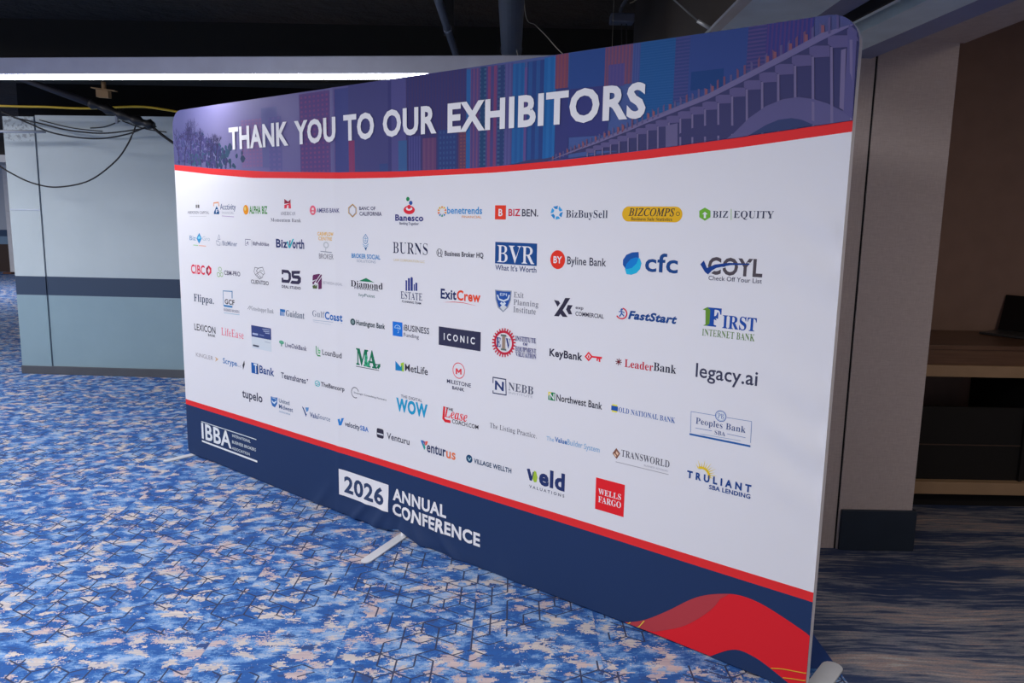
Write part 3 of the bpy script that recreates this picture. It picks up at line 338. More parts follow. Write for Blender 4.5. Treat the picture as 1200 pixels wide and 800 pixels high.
["logo","two tier card, indigo above pale blue",[["R","3a4a8e",824.2,1031.8,886.1,955.0,0],["R","c3cbe0",824.0,1032.0,816.0,885.4,0],["R","a4b0d8",836.0,894.7,898.3,909.7,0],["L","aab4d8",3.9,[945.1,942.5],[1018.0,943.4]],["L","aab4d8",3.9,[954.0,931.2],[1017.5,932.4]],["L","aab4d8",3.9,[972.5,922.1],[1016.9,922.4]],["L","8a98c8",3.4,[909.3,905.3],[957.3,903.8]],["R","4a5068",836.8,900.4,827.6,837.9,0],["L","9aa4c0",3.4,[965.0,869.6],[1019.7,867.5]]]],
["logo","small green tree beside slim indigo lettering",[["O","5aa08a",1135.2,885.0,24.7,10.9,0,0,360],["R","4a9080",1129.9,1139.9,861.6,878.0,0],["T","LiveOakBank",1170.6,1376.2,862.9,888.7,"4a4878","N",9,0]]],
["logo","green joined loop mark beside slim dark lettering",[["L","3a9a5a",6.8,[1461.8,899.8],[1462.2,863.5],[1475.9,849.5],[1496.5,850.5]],["L","4ab06a",5.7,[1479.8,894.1],[1480.5,865.7],[1493.7,864.7],[1495.8,879.5],[1481.0,881.3]],["T","LoanBud",1515.3,1681.0,860.3,888.9,"46465c","N",11,0]]],
["logo","large green serif letters with an ampersand above a dark underline",[["T","M",1799.6,1895.6,844.1,927.9,"14785c","S",12,0],["T","A",1888.3,1962.6,842.3,928.5,"14785c","S",12,0],["T","&",1863.9,1907.7,844.3,898.3,"3aa080","S",20,0],["P","14785c",[1935.2,868.0],[1963.8,864.5],[1988.7,870.2],[1988.5,855.7],[1974.1,840.7],[1960.0,849.4],[1974.4,861.0],[1945.8,857.2]],["L","3a4a50",3.5,[1798.5,832.7],[1977.6,834.4]]]],
["logo","blue and green wedges beside bold dark lettering",[["P","1a7ac0",[2103.0,900.7],[2142.0,874.8],[2141.9,854.7],[2102.7,853.1]],["P","9ac03c",[2142.1,893.8],[2165.3,902.3],[2165.1,854.6],[2141.9,854.7]],["P","2a9a9a",[2142.0,874.8],[2152.9,888.7],[2152.7,855.1],[2141.9,854.7]],["T","MetLife",2172.9,2334.8,860.6,895.8,"3a3a4a","N",12,0]]],
["logo","red ring with a red initial above navy spaced capitals",[["O","d23a4a",2539.6,911.5,38.7,38.0,0.9,0,360],["P","d23a4a",[2520.7,892.6],[2520.4,920.0],[2529.3,921.2],[2539.6,910.4],[2549.7,922.0],[2557.8,922.1],[2558.1,894.8],[2549.3,894.5],[2549.2,908.7],[2540.4,899.4],[2530.1,908.1],[2530.3,892.9]],["T","MILESTONE",2464.3,2617.6,843.1,860.9,"33365c","N",12,0],["T","BANK",2499.3,2576.5,817.5,832.8,"33365c","N",23,0]]],
["logo","navy square frame with an initial beside grey serif capitals",[["L","2f3868",4.9,[2750.5,885.5],[2750.0,910.0],[2823.6,910.8],[2827.6,840.6],[2751.4,838.4],[2751.2,848.3]],["T","N",2762.0,2813.2,856.9,895.9,"2f4080","N",30,0],["T","NEBB",2840.2,2977.5,865.1,900.4,"5c607c","S",-2,0],["T","INSTITUTE",2842.1,2976.0,849.8,859.3,"a9abc0","N",5,0]]],
["logo","green square with a white initial beside dark lettering",[["R","2a8a5a",3058.1,3094.0,856.7,891.8,0],["P","d8c84a",[3057.5,891.8],[3075.5,891.8],[3058.1,873.3]],["T","N",3064.9,3089.6,861.6,886.5,"eef0f4","N",20,0],["T","Northwest Bank",3100.7,3328.5,859.8,887.6,"3a3a4e","N",19,0]]],
["logo","small blue and yellow flag beside blue serif capitals",[["R","f0d44a",3374.8,3399.7,859.2,890.5,0],["R","2050a8",3371.8,3402.6,865.3,884.4,0],["T","OLD NATIONAL BANK",3406.6,3655.0,863.3,883.5,"2a58a8","S",-4,0]]],
["logo","blue framed plaque with a ring monogram above serif lettering",[["L","5a78b8",1.7,[3812.8,921.2],[3718.1,919.5],[3720.4,840.8]],["L","5a78b8",1.6,[3858.7,921.5],[3949.4,923.4],[3950.8,846.2]],["O","4a6cb4",3834.6,922.8,21.6,20.9,0,0,360],["O","d4d9ec",3834.6,922.8,18.7,18.2,0,0,360],["T","PB",3824.3,3845.5,914.0,931.7,"3a5ca8","S",-6,0],["O","3a5ca8",3834.6,922.8,16.5,16.0,0.93,0,360],["T","Peoples Bank",3739.2,3929.8,878.1,900.7,"3a5496","S",-7,0],["T","SBA",3814.9,3855.9,852.0,867.0,"3a5496","S",-7,0],["L","5a78b8",1.7,[3740.9,860.7],[3803.7,862.2]],["L","5a78b8",1.7,[3863.7,862.4],[3931.1,861.0]],["L","1f5aa8",6.8,[3719.0,833.6],[3949.5,833.9]],["L","8aa0cc",1.7,[3758.8,842.3],[3914.3,846.7]]]],
["logo","thin grey capitals followed by a tan arrow",[["T","KINGLER",167.8,378.3,681.2,706.6,"9a96a4","N",7,0],["P","c8a070",[399.4,707.5],[439.3,695.6],[396.8,674.5],[414.8,692.5]]]],
["logo","blue lowercase lettering ending in a dark feather",[["T","Scrype",491.6,650.8,678.1,711.6,"3a72b4","N",17,0],["T","LLC",657.3,698.6,677.0,688.8,"8a90a8","N",5,0],["P","3a3a44",[734.1,726.4],[738.7,702.7],[718.0,665.0],[713.7,693.5]]]],
["logo","blue square with a pale letter beside bold blue lettering",[["R","1a56a8",810.6,882.7,659.4,724.6,0],["T","T",836.5,875.9,665.4,719.5,"c8d0e4","N",30,0],["R","2a2a4a",873.9,883.7,661.1,722.5,0],["T","Bank",897.5,1052.2,671.9,717.3,"2a4c98","N",22,0]]],
["logo","dark lettering with a small raised tick",[["T","Teamshares",1121.4,1360.2,673.8,706.6,"3a4068","N",19,0],["L","3a4068",3.8,[1369.1,699.8],[1380.3,701.4],[1373.9,691.5]]]],
["logo","teal hatched circle mark beside small dark lettering",[["O","4ab0c4",1466.7,690.8,23.4,17.5,0.75,0,360],["L","4ab0c4",4.2,[1447.3,683.7],[1485.3,699.9]],["L","3a90a8",3.2,[1451.2,676.3],[1485.0,690.3]],["T","TheBancorp",1497.5,1699.4,681.5,704.9,"3a3a52","N",21,0]]],
["logo","grey open ring beside a long line of tiny dark capitals",[["O","6a6a7c",1786.7,688.4,31.6,30.3,0.85,20,300],["T","Strategic Consulting Partners",1776.2,2032.5,683.7,692.9,"6a6a7c","N",13,0]]],
["logo","bright blue heavy capitals below a thin dark line of capitals",[["T","THE DIGITAL",2142.7,2295.2,720.2,734.3,"4a4868","N",7,0],["T","WOW",2107.8,2333.8,649.4,710.4,"1a90c8","N",42,0]]],
["logo","red brush script between two lines of heavy dark capitals",[["L","d02030",14.0,[2447.2,720.6],[2441.9,665.8],[2455.2,656.2],[2485.2,657.4]],["T","Lease",2447.3,2596.5,675.4,723.7,"d82030","I",0,0],["T","THE",2460.4,2506.1,711.4,723.2,"2c2838","N",30,0],["T","COACH.COM",2500.1,2666.2,653.4,672.6,"2c2838","N",12,0]]],
["logo","thin dark slab serif lettering in one line",[["T","The Listing Practice.",2735.2,3001.1,675.1,697.8,"43435a","S",-10,0]]],
["logo","one line of light and bold blue lettering",[["T","The",3053.8,3094.6,678.2,696.3,"7aa4d4","N",5,0],["T","Value",3097.9,3161.2,680.8,700.8,"3a6cb4","N",30,0],["T","Builder",3163.1,3239.6,680.2,704.4,"7aa4d4","N",5,0],["T","System",3247.4,3323.9,679.2,701.9,"7aa4d4","N",5,0]]],
["logo","brown diamond mark beside dark serif capitals over a thin ruled line",[["P","8a5a50",[3402.6,714.9],[3421.6,695.2],[3406.1,669.5],[3385.6,688.9]],["P","d8b8a8",[3403.2,702.6],[3414.7,693.8],[3409.6,685.2],[3400.8,693.4]],["P","d8b8a8",[3395.3,691.0],[3405.5,681.9],[3401.5,677.3],[3391.2,687.6]],["T","TRANSWORLD",3427.0,3640.9,685.9,712.9,"4a4a60","S",-7,0],["T","BUSINESS ADVISORS",3532.1,3636.1,668.0,675.1,"a9abc0","N",5,0],["L","9a9aac",2.5,[3403.1,657.7],[3638.7,658.5]]]],
["logo","yellow rising sun rays above spaced blue capitals",[["P","f2c02c",[3758.8,708.2],[3748.1,727.2],[3762.2,710.7]],["P","f2c02c",[3764.7,712.2],[3756.4,742.3],[3768.5,714.1]],["P","f2c02c",[3771.2,715.0],[3771.4,738.2],[3775.1,715.9]],["P","f2c02c",[3777.9,716.3],[3785.0,748.9],[3781.8,716.3]],["P","f2c02c",[3784.4,716.0],[3795.2,738.3],[3788.0,715.1]],["P","f2c02c",[3790.4,714.2],[3811.2,742.4],[3793.5,712.5]],["P","f2c02c",[3795.5,711.0],[3814.6,727.5],[3798.1,708.5]],["P","f2c02c",[3799.6,706.5],[3829.5,724.2],[3801.3,703.4]],["P","f2c02c",[3802.3,701.1],[3825.4,708.4],[3803.2,697.5]],["P","f2c02c",[3803.5,694.9],[3836.0,698.4],[3803.5,691.1]],["P","f2c02c",[3803.2,688.4],[3825.4,684.9],[3802.2,684.5]],["O","f0b828",3775.3,688.3,33.1,32.0,0.72,-15,118],["T","T R U L I A N T",3716.4,3964.5,666.3,691.7,"1e4a9c","N",42,0],["T","SBA LENDING",3806.3,3963.7,642.3,657.9,"2a509c","N",25,0]]],
["logo","dark lowercase lettering, first logo of the bottom row",[["T","tupelo",698.1,918.7,491.0,541.5,"3f405c","N",22,0]]],
["logo","blue shield mark beside two lines of slim blue lettering",[["P","2a62b0",[1008.7,545.0],[1041.7,543.5],[1077.5,547.6],[1072.9,510.3],[1048.1,482.5],[1020.2,490.2],[1008.9,511.1]],["P","c0d0ec",[1017.1,523.7],[1040.2,513.4],[1069.3,531.1],[1065.9,519.3],[1044.4,502.8],[1020.3,511.8]],["L","c0d0ec",3.4,[1022.6,538.8],[1064.8,536.0]],["T","United",1092.7,1198.0,522.3,545.8,"4a6490","N",13,0],["T","Midwest",1091.0,1229.8,485.9,511.1,"3a5690","N",12,0],["T","SAVINGS BANK",1093.2,1204.2,462.7,471.7,"7a94c0","N",10,0]]],
["logo","blue letter V with a swirl beside bold and thin lettering",[["P","2a4c8c",[1318.0,537.3],[1333.4,530.6],[1355.7,500.3],[1361.6,495.9],[1354.9,480.1]],["P","5a8ac8",[1348.3,534.2],[1383.0,540.1],[1378.0,520.4],[1360.3,509.2],[1353.9,521.6]],["T","Valu",1390.1,1463.8,487.4,514.4,"2a4c90","N",20,0],["T","Source",1465.6,1573.7,491.2,518.3,"7a86a8","N",7,0]]],
["logo","light blue tick beside small dark and blue lettering",[["P","2a7ad0",[1641.2,518.1],[1657.8,523.5],[1664.7,505.5],[1672.5,529.1],[1691.7,532.5],[1670.6,488.6],[1652.3,485.3]],["T","velocity",1698.2,1821.5,490.9,517.0,"3a4468","N",23,0],["T","SBA",1825.0,1891.3,491.7,516.2,"2f6cc0","N",25,0]]],
["logo","dark rounded square with a pale band beside slim lettering",[["R","3a3850",1956.3,2010.2,477.5,528.0,1],["R","c8cade",1959.6,2007.7,494.8,502.8,0],["T","Venturu",2034.8,2203.9,485.2,517.8,"45455c","N",15,0]]],
["logo","multicoloured letter V leading navy and orange lettering",[["P","2a6ab8",[2284.1,526.4],[2301.4,528.7],[2310.4,481.5],[2299.1,501.0]],["P","28a090",[2302.9,515.4],[2314.1,506.8],[2319.3,494.2],[2310.4,480.4]],["P","d85a4a",[2317.8,526.5],[2336.3,531.3],[2329.0,512.5],[2316.3,504.5]],["P","7a4a9a",[2301.4,528.7],[2316.3,525.1],[2314.1,506.8],[2305.9,516.0]],["T","entur",2329.0,2459.8,478.4,527.9,"37416e","N",23,0],["T","us",2462.0,2523.2,476.6,524.2,"e0704a","N",22,0]]],
["logo","navy disc with a pale tick beside bold navy capitals",[["O","24507c",2611.7,501.5,19.8,19.3,0,0,360],["P","a8c8e0",[2600.8,506.1],[2606.2,507.3],[2611.7,496.7],[2620.6,508.9],[2624.2,506.9],[2611.8,489.8]],["T","VILLAGE WELLTH",2640.4,2865.1,488.1,509.0,"2a4a74","N",30,0]]],
["logo","navy lowercase lettering with a lime stroke above spaced capitals",[["P","2a3a78",[2951.7,528.3],[2967.4,531.8],[2980.4,499.6],[2985.5,521.2],[2992.5,522.8],[2981.0,479.1],[2968.8,479.3]],["P","9ab83c",[2985.0,488.9],[2992.4,528.6],[3003.7,525.3],[3010.0,503.4],[3012.6,509.8],[3006.5,479.2],[2993.9,476.3]],["T","eld",3019.6,3156.3,475.7,545.3,"2a3a78","N",42,0],["T","V A L U A T I O N S",2967.5,3155.7,445.6,458.3,"4a5070","N",15,0]]],
